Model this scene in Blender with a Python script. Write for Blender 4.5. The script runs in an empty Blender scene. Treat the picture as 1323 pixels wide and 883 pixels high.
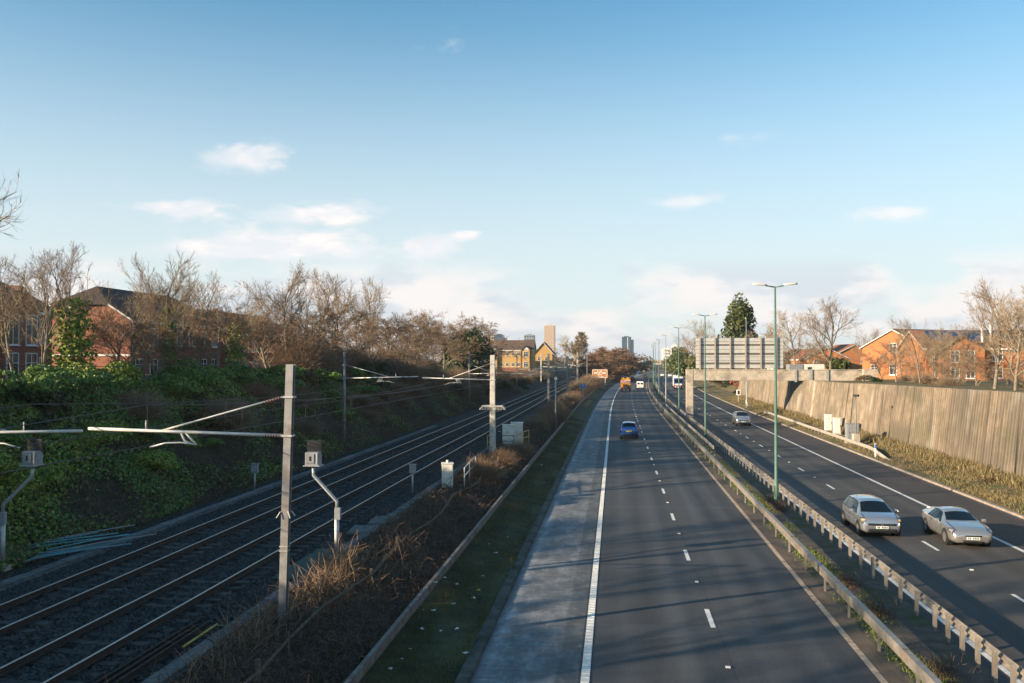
import bpy, math, random
import numpy as np
from mathutils import Vector, Matrix
R = math.radians
random.seed(7)
rng = np.random.default_rng(11)
scene = bpy.context.scene
C = scene.collection

# ------------------------------------------------------------------ camera
F, CX, CY, EYE = 1160.0, 661.5, 441.5, 8.0
YAW = math.atan((795 - CX) / F)
PITCH = math.atan((465 - CY) / F)
cam_data = bpy.data.cameras.new('camera')
cam = bpy.data.objects.new('camera', cam_data)
C.objects.link(cam)
cam.location = (0, 0, EYE)
cam.rotation_euler = (R(90) + PITCH, 0, YAW)
cam_data.sensor_width = 36.0
cam_data.lens = F / 1323.0 * 36.0
cam_data.clip_start = 0.2
cam_data.clip_end = 9000
scene.camera = cam

# ------------------------------------------------------------------ light
SUN_EL = R(14.5)
SUN_DIR = Vector((-0.86, -0.51, 0)).normalized()          # horizontal direction towards the sun
world = bpy.data.worlds.new('World')
scene.world = world
world.use_nodes = True
wn, wl = world.node_tree.nodes, world.node_tree.links
wn.clear()
SKY_STRENGTH = 0.056


def build_sky():
    def nd(t, **k):
        n = wn.new(t)
        for a, v in k.items():
            setattr(n, a, v)
        return n

    def math_(op, a, b=None, clamp=False):
        n = nd('ShaderNodeMath', operation=op, use_clamp=clamp)
        for i, v in enumerate((a, b)):
            if v is None:
                continue
            if isinstance(v, (int, float)):
                n.inputs[i].default_value = v
            else:
                wl.new(v, n.inputs[i])
        return n.outputs[0]

    def ramp(v, lo, hi):
        n = nd('ShaderNodeMapRange', interpolation_type='SMOOTHSTEP')
        wl.new(v, n.inputs['Value'])
        n.inputs['From Min'].default_value = lo
        n.inputs['From Max'].default_value = hi
        return n.outputs[0]

    def mix(f, a, b, blend='MIX'):
        n = nd('ShaderNodeMix', data_type='RGBA', blend_type=blend)
        if isinstance(f, (int, float)):
            n.inputs[0].default_value = f
        else:
            wl.new(f, n.inputs[0])
        for i, v in ((6, a), (7, b)):
            if isinstance(v, tuple):
                n.inputs[i].default_value = (*v, 1)
            else:
                wl.new(v, n.inputs[i])
        return n.outputs[2]

    sky = nd('ShaderNodeTexSky', sky_type='NISHITA', sun_disc=False)
    sky.sun_elevation = SUN_EL
    sky.sun_rotation = math.atan2(SUN_DIR.x, SUN_DIR.y)
    sky.altitude = 120
    sky.air_density = 1.0
    sky.dust_density = 0.7
    sky.ozone_density = 2.0
    tc = nd('ShaderNodeTexCoord')
    sep = nd('ShaderNodeSeparateXYZ')
    wl.new(tc.outputs['Generated'], sep.inputs[0])
    x, y, z = sep.outputs
    az = math_('ARCTAN2', x, y)
    el = math_('ARCSINE', z)
    # drifting cloud noise on a stretched azimuth / elevation chart, all round the sky
    cv = nd('ShaderNodeCombineXYZ')
    wl.new(math_('MULTIPLY', az, 5.0), cv.inputs[0])
    wl.new(math_('MULTIPLY', el, 12.5), cv.inputs[1])

    def noise(scale, detail, off, rough=0.55, dist=0.0):
        m = nd('ShaderNodeMapping')
        m.inputs['Location'].default_value = off
        wl.new(cv.outputs[0], m.inputs[0])
        n = nd('ShaderNodeTexNoise')
        wl.new(m.outputs[0], n.inputs['Vector'])
        n.inputs['Scale'].default_value = scale
        n.inputs['Detail'].default_value = detail
        n.inputs['Roughness'].default_value = rough
        n.inputs['Distortion'].default_value = dist
        return n.outputs[0]
    base = mix(1.0, sky.outputs[0], (1.02, 1.66, 1.72), 'MULTIPLY')
    S = 0.72 / SKY_STRENGTH
    # pale veil thickening to the horizon
    veil = math_('MULTIPLY', ramp(el, 0.42, 0.02), 0.90)
    col = mix(veil, base, (0.52 * S, 0.555 * S, 0.57 * S))
    # cloud bank low over the horizon
    n1 = noise(1.0, 7, (1.3, 0.4, 0), 0.5, 0.25)
    low = math_('MULTIPLY', ramp(n1, 0.38, 0.50), ramp(el, 0.120, 0.080))
    n1b = noise(1.6, 4, (4.3, 3.4, 2))
    lowcol = mix(ramp(n1b, 0.44, 0.58), (0.66 * S, 0.61 * S, 0.595 * S), (0.45 * S, 0.485 * S, 0.53 * S))
    col = mix(math_('MULTIPLY', low, 0.8), col, lowcol)
    # scattered small cumulus higher up: noise gated by broad patches
    n2 = noise(2.6, 9, (7.1, 2.2, 5), 0.58, 0.15)
    patches = None
    for (pa, pe, ra, re, s) in ((-0.463, 0.155, 0.06, 0.013, 1.1), (-0.312, 0.157, 0.06, 0.015, 1.15), (-0.355, 0.122, 0.09, 0.016, 1.3),
                                (-0.43, 0.117, 0.05, 0.010, 1.0), (-0.202, 0.124, 0.04, 0.015, 1.0), (-0.163, 0.139, 0.022, 0.007, .95),
                                (-0.40, 0.215, 0.055, 0.019, .9), (-0.20, 0.338, 0.05, 0.012, .62),
                                (0.075, 0.172, 0.05, 0.010, .62), (0.28, 0.15, 0.05, 0.012, .7),
                                (0.42, 0.125, 0.10, 0.018, .7), (0.145, 0.242, 0.06, 0.012, .45),
                                (-1.1, 0.2, 0.3, 0.05, .9), (1.0, 0.18, 0.3, 0.05, .9),
                                (2.2, 0.2, 0.4, 0.06, .9), (-2.2, 0.2, 0.4, 0.06, .9)):
        da = math_('DIVIDE', math_('SUBTRACT', az, pa), ra)
        de = math_('DIVIDE', math_('SUBTRACT', el, pe), re)
        d2 = math_('ADD', math_('MULTIPLY', da, da), math_('MULTIPLY', de, de))
        g = math_('MULTIPLY', math_('POWER', 2.718, math_('MULTIPLY', d2, -0.9)), s)
        patches = g if patches is None else math_('ADD', patches, g)
    cum = ramp(math_('ADD', math_('MULTIPLY', patches, 0.40), math_('MULTIPLY', n2, 1.25)), 0.76, 1.02)
    cumcol = mix(ramp(noise(2.6, 5, (2.1, 8.2, 1)), 0.40, 0.62), (0.74 * S, 0.665 * S, 0.635 * S), (0.56 * S, 0.57 * S, 0.60 * S))
    cum = math_('MULTIPLY', cum, math_('MULTIPLY', patches, 1.0, True))
    col = mix(math_('MULTIPLY', cum, 0.85), col, cumcol)
    bg = nd('ShaderNodeBackground')
    wl.new(col, bg.inputs[0])
    bg.inputs[1].default_value = SKY_STRENGTH
    out = nd('ShaderNodeOutputWorld')
    wl.new(bg.outputs[0], out.inputs[0])


build_sky()
sun_data = bpy.data.lights.new('sun', 'SUN')
sun_data.energy = 5.0
sun_data.angle = R(0.5)
sun_data.color = (1.0, 0.79, 0.55)
sun = bpy.data.objects.new('sun', sun_data)
C.objects.link(sun)
_d = Vector((SUN_DIR.x * math.cos(SUN_EL), SUN_DIR.y * math.cos(SUN_EL), math.sin(SUN_EL)))
sun.rotation_euler = _d.to_track_quat('Z', 'Y').to_euler()
sun.location = (-60, -40, 60)
scene.view_settings.view_transform = 'Standard'
scene.view_settings.look = 'None'
scene.view_settings.gamma = 1
scene.view_settings.exposure = 1.15
scene.render.engine = 'CYCLES'
scene.cycles.max_bounces = 6
scene.cycles.transparent_max_bounces = 8

# ------------------------------------------------------------------ pixel -> place
_fw = Vector((-math.sin(YAW) * math.cos(PITCH), math.cos(YAW) * math.cos(PITCH), math.sin(PITCH)))
_rt = Vector((math.cos(YAW), math.sin(YAW), 0))
_up = _rt.cross(_fw)


def ray(px, py):
    return _fw + _rt * ((px - CX) / F) - _up * ((py - CY) / F)


def at_ground(px, py, z=0.0):
    d = ray(px, py)
    t = (z - EYE) / d.z
    return d.x * t, d.y * t


def at_y(px, py, y):
    d = ray(px, py)
    t = y / d.y
    return d.x * t, EYE + d.z * t


def at_x(px, py, x):
    d = ray(px, py)
    t = x / d.x
    return d.y * t, EYE + d.z * t


def bend(y):                                   # the motorway swings gently right beyond 120 m
    if y < 120:
        return 0.0
    if y < 760:
        return (y - 120) ** 2 / 9000.0
    return 640 ** 2 / 9000.0 + (y - 760) * 1280 / 9000.0


# ------------------------------------------------------------------ materials
MATS = {}


def mat(name, c1, c2=None, rough=0.8, scale=4.0, detail=6.0, bump=0.0, bscale=None, metal=0.0, island=0.0,
        stretch=None, spec=0.35, c3=None, s3=0.6, cut3=(0.5, 0.65), coat=0.0, trans=0.0, emit=None, objrand=0.0, sharp=(0.35, 0.65)):
    if name in MATS:
        return MATS[name]
    m = bpy.data.materials.new(name)
    m.use_nodes = True
    nt = m.node_tree
    N, L = nt.nodes, nt.links
    b = N['Principled BSDF']
    b.inputs['Roughness'].default_value = rough
    b.inputs['Metallic'].default_value = metal
    b.inputs['Specular IOR Level'].default_value = spec
    b.inputs['Coat Weight'].default_value = coat
    b.inputs['Coat Roughness'].default_value = 0.06
    b.inputs['Transmission Weight'].default_value = trans
    if emit:
        b.inputs['Emission Color'].default_value = (*emit[0], 1)
        b.inputs['Emission Strength'].default_value = emit[1]
    tc = N.new('ShaderNodeTexCoord')
    geo = N.new('ShaderNodeNewGeometry')
    vec = geo.outputs['Position'] if island == 0 else tc.outputs['Object']
    if stretch:
        mp = N.new('ShaderNodeMapping')
        mp.inputs['Scale'].default_value = stretch
        L.new(vec, mp.inputs[0])
        vec = mp.outputs[0]

    def noise(s, d=detail, v=None):
        n = N.new('ShaderNodeTexNoise')
        n.inputs['Scale'].default_value = s
        n.inputs['Detail'].default_value = d
        n.inputs['Roughness'].default_value = 0.6
        L.new(v or vec, n.inputs['Vector'])
        return n.outputs[0]

    def mrange(v, lo, hi):
        r = N.new('ShaderNodeMapRange')
        L.new(v, r.inputs[0])
        r.inputs[1].default_value = lo
        r.inputs[2].default_value = hi
        return r.outputs[0]

    def mix(f, a, c, blend='MIX'):
        x = N.new('ShaderNodeMix')
        x.data_type = 'RGBA'
        x.blend_type = blend
        if isinstance(f, float):
            x.inputs[0].default_value = f
        else:
            L.new(f, x.inputs[0])
        for i, v in ((6, a), (7, c)):
            if isinstance(v, tuple):
                x.inputs[i].default_value = (*v[:3], 1)
            else:
                L.new(v, x.inputs[i])
        return x.outputs[2]
    col = None
    if c2:
        if island > 0:
            f = geo.outputs['Random Per Island']
        else:
            f = mrange(noise(scale), *sharp)
        col = mix(f, c1, c2)
    if c3:
        col = mix(mrange(noise(s3, 4.0), *cut3), col if col else c1, c3)
    if objrand > 0:
        oi = N.new('ShaderNodeObjectInfo')
        hv = N.new('ShaderNodeHueSaturation')
        r = N.new('ShaderNodeMapRange')
        L.new(oi.outputs['Random'], r.inputs[0])
        r.inputs[3].default_value = 1 - objrand
        r.inputs[4].default_value = 1 + objrand
        L.new(r.outputs[0], hv.inputs['Value'])
        if col:
            L.new(col, hv.inputs['Color'])
        else:
            hv.inputs['Color'].default_value = (*c1, 1)
        col = hv.outputs[0]
    if col:
        L.new(col, b.inputs['Base Color'])
    else:
        b.inputs['Base Color'].default_value = (*c1, 1)
    if bump > 0:
        bp = N.new('ShaderNodeBump')
        bp.inputs['Strength'].default_value = 1.0
        bp.inputs['Distance'].default_value = bump
        L.new(noise(bscale or scale * 3, 4.0), bp.inputs['Height'])
        L.new(bp.outputs[0], b.inputs['Normal'])
    MATS[name] = m
    return m


def road_mat(name, dark, light, streak, bands=(), lo=0.0, hi=1.0, frost=None, fk=.5):
    """asphalt: fine aggregate, blotches, faint long streaks, and wear bands placed across the road by the mesh attribute "lat".
    bands: (lat, brightness factor) stops between lo and hi"""
    m = bpy.data.materials.new(name)
    m.use_nodes = True
    nt = m.node_tree
    N, L = nt.nodes, nt.links
    b = N['Principled BSDF']
    b.inputs['Specular IOR Level'].default_value = 0.40
    geo = N.new('ShaderNodeNewGeometry')

    def noise(st, d=4.0, r=0.6):
        mp = N.new('ShaderNodeMapping')
        mp.inputs['Scale'].default_value = st
        L.new(geo.outputs['Position'], mp.inputs[0])
        n = N.new('ShaderNodeTexNoise')
        n.inputs['Scale'].default_value = 1
        n.inputs['Detail'].default_value = d
        n.inputs['Roughness'].default_value = r
        L.new(mp.outputs[0], n.inputs['Vector'])
        return n.outputs[0]

    def mr(v, a, c, o0=0.0, o1=1.0):
        q = N.new('ShaderNodeMapRange')
        L.new(v, q.inputs[0])
        for i, k in enumerate((a, c, o0, o1)):
            q.inputs[i + 1].default_value = k
        return q.outputs[0]

    def mix(f, a, c, k=None, blend='MIX'):
        x = N.new('ShaderNodeMix')
        x.data_type = 'RGBA'
        x.blend_type = blend
        if f is None:
            x.inputs[0].default_value = 1.0
        else:
            if k is not None:
                f = mr(f, 0, 1, 0, k)
            L.new(f, x.inputs[0])
        for i, v in ((6, a), (7, c)):
            if isinstance(v, tuple):
                x.inputs[i].default_value = (*v, 1)
            else:
                L.new(v, x.inputs[i])
        return x.outputs[2]
    c = mix(mr(noise((16, 16, 16), 4, .75), .32, .68), dark, light)
    c = mix(mr(noise((0.8, 0.010, 1), 4), .42, .64), c, streak, .5)
    c = mix(mr(noise((.22, .05, 1), 6, .65), .50, .68), c, tuple(v * .62 for v in dark), .6)
    c = mix(mr(noise((.05, .35, 1), 3), .58, .60), c, tuple(v * 1.25 for v in light), .25)
    if frost:
        c = mix(mr(noise((1.6, .8, 1), 8, .75), .46, .70), c, frost, fk)
        c = mix(mr(noise((.7, 7.0, 1), 5, .7), .56, .68), c, frost, fk * .7)
    rough = mr(noise((.5, .05, 1), 3), 0, 1, .66, .86)
    if bands:
        at = N.new('ShaderNodeAttribute')
        at.attribute_name = 'lat'
        t = mr(at.outputs['Fac'], lo, hi)
        wob = N.new('ShaderNodeMath')
        wob.operation = 'ADD'
        L.new(t, wob.inputs[0])
        L.new(mr(noise((.3, .12, 1), 4), 0, 1, -.012, .012), wob.inputs[1])
        cr = N.new('ShaderNodeValToRGB')
        el = cr.color_ramp.elements
        while len(el) > 1:
            el.remove(el[-1])
        for i, (x, v) in enumerate(bands):
            p = (x - lo) / (hi - lo)
            e = el[0] if i == 0 else el.new(p)
            e.position = p
            e.color = (v / 2, v / 2, v / 2, 1)
        L.new(wob.outputs[0], cr.inputs[0])
        sc = N.new('ShaderNodeVectorMath')
        sc.operation = 'SCALE'
        L.new(cr.outputs[0], sc.inputs[0])
        sc.inputs['Scale'].default_value = 2.0
        c = mix(None, c, sc.outputs[0], blend='MULTIPLY')
    L.new(c, b.inputs['Base Color'])
    L.new(rough, b.inputs['Roughness'])
    bp = N.new('ShaderNodeBump')
    bp.inputs['Distance'].default_value = .008 if not frost else .012
    L.new(noise((34, 34, 34), 3) if not frost else noise((9, 14, 9), 5, .7), bp.inputs['Height'])
    L.new(bp.outputs[0], b.inputs['Normal'])
    MATS[name] = m
    return m


def lane_bands(e0, c, e1):
    w0, w1 = (e0 + c) / 2, (c + e1) / 2
    out = [(e0 - .2, .8), (e0 + .5, .95)]
    for w in (w0, w1):
        out += [(w - 1.15, .96), (w - .75, 1.22), (w - .40, 1.0), (w, .80), (w + .40, 1.0), (w + .75, 1.22), (w + 1.15, .96)]
        if w == w0:
            out += [(c + .09, .98), (c + .115, .45), (c + .14, .98)]
    return sorted(out + [(e1 + .2, .82)])


M_ROAD = road_mat('asphalt', (.036, .037, .039), (.074, .075, .077), (.084, .084, .085), lane_bands(-.77, 2.88, 6.6), -1, 7.2)
M_ROAD2 = road_mat('asphalt_old', (.044, .041, .038), (.080, .075, .069), (.056, .052, .048), lane_bands(9.9, 13.4, 16.9), 9.5, 17.2)
M_SHOULDER = road_mat('asphalt_shoulder', (.085, .088, .092), (.15, .155, .16), (.12, .124, .128),
                      ((-3.62, .55), (-3.5, 1.0), (-3.3, 1.45), (-3.0, 1.0), (-1.55, .95), (-1.45, .62), (-1.0, .66)), -3.62, -.95, (.30, .31, .32), .85)
M_SHOULDER2 = road_mat('asphalt_shoulder_far', (.040, .034, .032), (.070, .060, .056), (.055, .047, .043),
                       ((17.2, .9), (18.5, 1.0), (20.0, .9), (20.3, 1.5), (20.45, 1.3)), 17.2, 20.45)
M_MEDIAN = mat('median_tarmac', (.055, .052, .048), (.12, .10, .08), rough=.9, scale=1.6, bump=.02, c3=(.05, .065, .02), s3=.5, cut3=(.52, .62))
M_STRIP = mat('gritty_margin', (.10, .075, .055), (.17, .125, .09), rough=.95, scale=2.2, bump=.01, c3=(.05, .05, .05), s3=.35, stretch=(1, .35, 1))
M_PAINT = mat('road_paint', (.55, .54, .50), (.78, .77, .74), rough=.7, scale=9, c3=(.25, .25, .25), s3=5, cut3=(.62, .72))
M_PAINT_DIRTY = mat('road_paint_dirty', (.36, .27, .19), (.52, .41, .31), rough=.8, scale=5, c3=(.16, .12, .09), s3=2.2, cut3=(.55, .7))
M_KERB = mat('kerb_concrete', (.20, .17, .14), (.34, .29, .24), rough=.9, scale=3, bump=.01)
M_GRASS_GROUND = mat('verge_soil', (.035, .036, .016), (.075, .075, .028), rough=.95, scale=1.4, bump=.06, bscale=9, c3=(.09, .08, .03), s3=.4)
M_DRY_GROUND = mat('dry_verge_soil', (.10, .078, .04), (.19, .145, .075), rough=.95, scale=1.2, bump=.08, bscale=7, c3=(.07, .085, .022), s3=.35, cut3=(.48, .62))
M_SOIL = mat('bank_soil', (.030, .022, .016), (.07, .05, .035), rough=1, scale=1.5, bump=.1, bscale=4)
M_IVYSOIL = mat('embankment_soil', (.020, .024, .010), (.045, .04, .02), rough=1, scale=.9, bump=.15, bscale=3)
M_FIELD = mat('far_ground', (.06, .06, .03), (.10, .09, .05), rough=1, scale=.05)
M_BALLAST = mat('ballast_bed', (.012, .012, .012), (.045, .042, .040), rough=.9, scale=9, bump=.09, bscale=11, c3=(.03, .025, .022), s3=.5)
M_STONE = mat('ballast_stone', (.014, .014, .015), (.085, .080, .076), rough=.8, island=1)
M_RAILTOP = mat('polished_rail', (.42, .41, .40), (.52, .50, .48), rough=.35, metal=1.0, scale=3)
M_RAILSIDE = mat('rusty_rail', (.028, .018, .013), (.055, .032, .022), rough=.85, scale=7)
M_SLEEPER = mat('sleeper_concrete', (.035, .032, .03), (.08, .073, .067), rough=.9, scale=5, bump=.008, objrand=.3)
M_TROUGH = mat('trough_concrete', (.09, .09, .09), (.17, .165, .16), rough=.9, scale=4, bump=.008, objrand=.25)
M_GALV = mat('galvanised_steel', (.36, .37, .37), (.50, .51, .50), rough=.5, metal=.55, scale=5, spec=.5)
M_BARRIER = mat('weathered_barrier', (.25, .22, .19), (.36, .325, .285), rough=.55, metal=.4, scale=4, c3=(.28, .19, .12), s3=1.5, cut3=(.56, .72))
M_BARRIER_OLD = mat('dull_barrier', (.12, .11, .10), (.22, .205, .19), rough=.7, metal=.3, scale=4, c3=(.12, .08, .05), s3=1.3)
M_MAST = mat('mast_steel', (.20, .20, .205), (.29, .285, .285), rough=.55, metal=.4, scale=4, c3=(.19, .165, .15), s3=1.2)
M_CONC = mat('concrete', (.36, .31, .25), (.48, .42, .34), rough=.9, scale=2.2, bump=.01, c3=(.24, .21, .17), s3=.8)
M_CONCMAST = mat('mast_concrete', (.42, .40, .36), (.54, .51, .46), rough=.9, scale=5, c3=(.30, .28, .25), s3=2)
M_TUBE = mat('cantilever_tube', (.62, .58, .52), (.74, .70, .64), rough=.45, metal=.25, scale=3)
M_INSUL = mat('insulator_brown', (.10, .045, .025), (.14, .06, .035), rough=.3, scale=5)
M_WIRE = mat('overhead_wire_copper', (.05, .05, .052), rough=.6, metal=.3)
M_LAMPGREEN = mat('lamp_green_paint', (.075, .15, .115), (.10, .19, .15), rough=.5, scale=4)
M_LAMPGREY = mat('lamp_head_grey', (.50, .48, .44), (.60, .57, .52), rough=.5, scale=4)
M_WHITECAB = mat('cabinet_cream', (.60, .57, .50), (.74, .71, .64), rough=.6, scale=4, c3=(.33, .27, .20), s3=2.2, cut3=(.6, .75))
M_GREYBOX = mat('grey_enclosure', (.20, .215, .23), (.27, .285, .30), rough=.5, scale=4)
M_BLACK = mat('black_rubber', (.015, .015, .016), rough=.7)
M_DARK = mat('dark_plastic', (.022, .023, .025), rough=.5)
M_YELLOW = mat('yellow_handrail', (.55, .36, .05), (.62, .42, .08), rough=.5, scale=5)
M_BARK = mat('bark', (.13, .105, .075), (.26, .215, .16), rough=.95, scale=5, bump=.02)
M_TWIG = mat('twigs', (.16, .115, .075), (.30, .22, .145), rough=.95, island=1)
M_TWIG_RED = mat('reddish_twigs', (.17, .105, .066), (.30, .20, .125), rough=.95, island=1)
M_TWIG_PALE = mat('pale_twigs', (.22, .165, .10), (.38, .29, .185), rough=.95, island=1)
M_IVY = mat('ivy_leaves', (.030, .080, .013), (.155, .245, .034), rough=.5, island=1, spec=.4)
M_IVY_BRIGHT = mat('bright_ivy_leaves', (.075, .14, .016), (.26, .31, .040), rough=.5, island=1, spec=.4)
M_EVERGREEN = mat('evergreen_leaves', (.012, .026, .008), (.045, .065, .016), rough=.55, island=1)
M_CONIFER = mat('conifer_leaves', (.030, .048, .012), (.11, .13, .035), rough=.6, island=1)
M_DRYLEAF = mat('dry_leaves', (.07, .045, .022), (.17, .11, .055), rough=.9, island=1)
M_RUSTLEAF = mat('rust_red_leaves', (.16, .045, .03), (.30, .10, .06), rough=.9, island=1)
M_CANE = mat('dry_canes', (.13, .082, .052), (.33, .225, .145), rough=.9, island=1)
M_BRAMBLE = mat('bramble_stems', (.05, .030, .022), (.19, .12, .08), rough=.9, island=1)
M_GRASS = mat('grass_blades', (.050, .050, .014), (.125, .105, .035), rough=.8, island=1)
M_DRYGRASS = mat('dry_grass_blades', (.10, .085, .032), (.27, .205, .105), rough=.85, island=1)
M_MOSS = mat('moss', (.05, .075, .012), (.11, .14, .02), rough=.95, scale=6, bump=.05, bscale=14)
M_BRICK_RED = mat('red_brick', (.21, .085, .052), (.31, .132, .082), rough=.9, scale=7, bump=.01, stretch=(1, 1, 3))
M_BRICK_ORANGE = mat('orange_brick', (.33, .125, .05), (.45, .18, .07), rough=.9, scale=7, bump=.01, stretch=(1, 1, 3))
M_BRICK_YELLOW = mat('yellow_brick', (.38, .23, .085), (.47, .30, .12), rough=.9, scale=3)
M_ROOF_DARK = mat('dark_roof_tiles', (.040, .030, .026), (.085, .062, .050), rough=.85, scale=3, stretch=(1, 1, 6), bump=.03, bscale=9)
M_ROOF_BROWN = mat('brown_roof_tiles', (.085, .055, .040), (.13, .085, .062), rough=.85, scale=3, stretch=(1, 1, 6), bump=.03, bscale=9)
M_ROOF_RED = mat('red_roof_tiles', (.22, .085, .045), (.30, .125, .07), rough=.85, scale=3, stretch=(1, 1, 6), bump=.03, bscale=9)
M_WHITE = mat('white_upvc', (.72, .72, .70), rough=.45)
M_GLASS = mat('window_glass', (.03, .04, .05), rough=.06, spec=.8)
M_SOLAR = mat('solar_cell', (.02, .03, .06), rough=.12, spec=.9)
M_SIGNBACK = mat('sign_back_aluminium', (.44, .44, .41), (.52, .52, .49), rough=.5, metal=.25, scale=1.2)
M_SIGNPOST = mat('sign_back_posts', (.33, .27, .22), (.42, .35, .29), rough=.6, metal=.2, scale=2)
M_BLUESIGN = mat('blue_sign', (.02, .16, .48), rough=.4)
M_BROWNSIGN = mat('brown_sign', (.42, .15, .035), (.48, .18, .045), rough=.45, scale=2)
M_TOWER_TAN = mat('tan_tower', (.46, .35, .26), rough=.9)
M_TOWER_BLUE = mat('blue_glass_tower', (.035, .075, .12), rough=.25, spec=.6)
M_TEAL = mat('teal_pipe', (.07, .26, .33), (.13, .36, .42), rough=.45, scale=5)
M_LITTER = mat('litter_white', (.62, .62, .62), (.78, .78, .76), rough=.7, scale=4)
M_LITTER_B = mat('litter_blue', (.10, .35, .55), rough=.6)
M_LITTER_Y = mat('litter_yellow', (.60, .48, .06), rough=.6)


def wall_mat():
    m = mat('ribbed_concrete', (.195, .150, .107), (.28, .222, .162), rough=.95, scale=1.2, bump=.015, bscale=14, c3=(.155, .13, .10), s3=.22, cut3=(.46, .62))
    N, L = m.node_tree.nodes, m.node_tree.links
    b = N['Principled BSDF']
    src = b.inputs['Base Color'].links[0].from_socket
    geo = N.new('ShaderNodeNewGeometry')
    for (st, lo, hi, col, k) in (((1, 1.6, .10), .50, .68, (.085, .075, .058), .75), ((1, .7, .25), .56, .70, (.40, .36, .30), .45), ((.5, .12, .5), .55, .66, (.12, .115, .07), .5)):
        mp = N.new('ShaderNodeMapping')
        mp.inputs['Scale'].default_value = st
        L.new(geo.outputs['Position'], mp.inputs[0])
        n = N.new('ShaderNodeTexNoise')
        n.inputs['Scale'].default_value = 1
        n.inputs['Detail'].default_value = 5
        L.new(mp.outputs[0], n.inputs['Vector'])
        r = N.new('ShaderNodeMapRange')
        L.new(n.outputs[0], r.inputs[0])
        r.inputs[1].default_value, r.inputs[2].default_value, r.inputs[4].default_value = lo, hi, k
        x = N.new('ShaderNodeMix')
        x.data_type = 'RGBA'
        L.new(r.outputs[0], x.inputs[0])
        L.new(src, x.inputs[6])
        x.inputs[7].default_value = (*col, 1)
        src = x.outputs[2]
    L.new(src, b.inputs['Base Color'])
    return m


M_WALL = wall_mat()


# ------------------------------------------------------------------ mesh builder
class MB:
    def __init__(self):
        self.v, self.f = [], []

    def add(self, vs, fs):
        o = len(self.v)
        self.v += [tuple(p) for p in vs]
        self.f += [tuple(i + o for i in q) for q in fs]
        return self

    def box(self, c, s, rz=0.0, M=None):
        hx, hy, hz = s[0] / 2, s[1] / 2, s[2] / 2
        vs = [Vector((x, y, z)) for x in (-hx, hx) for y in (-hy, hy) for z in (-hz, hz)]
        rot = Matrix.Rotation(rz, 3, 'Z')
        vs = [rot @ v for v in vs]
        if M:
            vs = [M @ v for v in vs]
        vs = [v + Vector(c) for v in vs]
        return self.add(vs, [(0, 1, 3, 2), (4, 6, 7, 5), (0, 4, 5, 1), (2, 3, 7, 6), (0, 2, 6, 4), (1, 5, 7, 3)])

    def tube(self, pts, r, n=8, cap=True):
        pts = [Vector(p) for p in pts]
        rs = r if isinstance(r, (list, tuple)) else [r] * len(pts)
        vs, fs = [], []
        ref = None
        for i, p in enumerate(pts):
            d = (pts[min(i + 1, len(pts) - 1)] - pts[max(i - 1, 0)])
            if d.length < 1e-9:
                d = Vector((0, 0, 1))
            d.normalize()
            if ref is None:
                ref = d.orthogonal().normalized()
            u = (ref - d * ref.dot(d))
            if u.length < 1e-6:
                u = d.orthogonal()
            u.normalize()
            ref = u
            w = d.cross(u)
            for k in range(n):
                a = 2 * math.pi * k / n
                vs.append(p + (u * math.cos(a) + w * math.sin(a)) * rs[i])
        for i in range(len(pts) - 1):
            for k in range(n):
                a, b = i * n + k, i * n + (k + 1) % n
                fs.append((a, b, b + n, a + n))
        if cap:
            fs.append(tuple(range(n))[::-1])
            fs.append(tuple((len(pts) - 1) * n + k for k in range(n)))
        return self.add(vs, fs)

    def prism(self, poly, axis, a, b):
        """poly in the two other axes, extruded along axis from a to b"""
        def P(q, t):
            if axis == 'x':
                return (t, q[0], q[1])
            if axis == 'y':
                return (q[0], t, q[1])
            return (q[0], q[1], t)
        n = len(poly)
        vs = [P(q, a) for q in poly] + [P(q, b) for q in poly]
        fs = [tuple(range(n))[::-1], tuple(range(n, 2 * n))] + [(i, (i + 1) % n, n + (i + 1) % n, n + i) for i in range(n)]
        return self.add(vs, fs)

    def mesh(self, name, m, smooth=False):
        me = bpy.data.meshes.new(name)
        me.from_pydata(self.v, [], self.f)
        me.materials.append(m)
        if smooth:
            me.polygons.foreach_set('use_smooth', [True] * len(me.polygons))
        me.update()
        return me

    def build(self, name, m, parent=None, smooth=False, loc=None, bevel=0.0):
        o = bpy.data.objects.new(name, self.mesh(name, m, smooth))
        C.objects.link(o)
        if parent:
            o.parent = parent
        if loc:
            o.location = loc
        if bevel:
            md = o.modifiers.new('bevel', 'BEVEL')
            md.width = bevel
            md.segments = 2
            md.limit_method = 'ANGLE'
        return o


def fix_normals(o):
    import bmesh
    bm = bmesh.new()
    bm.from_mesh(o.data)
    bmesh.ops.recalc_face_normals(bm, faces=bm.faces)
    bm.to_mesh(o.data)
    bm.free()
    return o


def tag(o, label, cat, group=None, kind=None):
    o['label'] = label
    o['category'] = cat
    if group:
        o['group'] = group
    if kind:
        o['kind'] = kind
    return o


def thing(name, label, cat, loc=(0, 0, 0), rz=0.0, group=None):
    o = bpy.data.objects.new(name, None)
    C.objects.link(o)
    o.location = loc
    o.rotation_euler = (0, 0, rz)
    o.empty_display_size = .2
    return tag(o, label, cat, group)


def struct(o):
    o['kind'] = 'structure'
    return o


def inst(mesh, name, parent=None, loc=(0, 0, 0), rot=(0, 0, 0), sc=(1, 1, 1)):
    o = bpy.data.objects.new(name, mesh)
    C.objects.link(o)
    o.parent = parent
    o.location, o.rotation_euler, o.scale = loc, rot, sc
    return o


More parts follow.
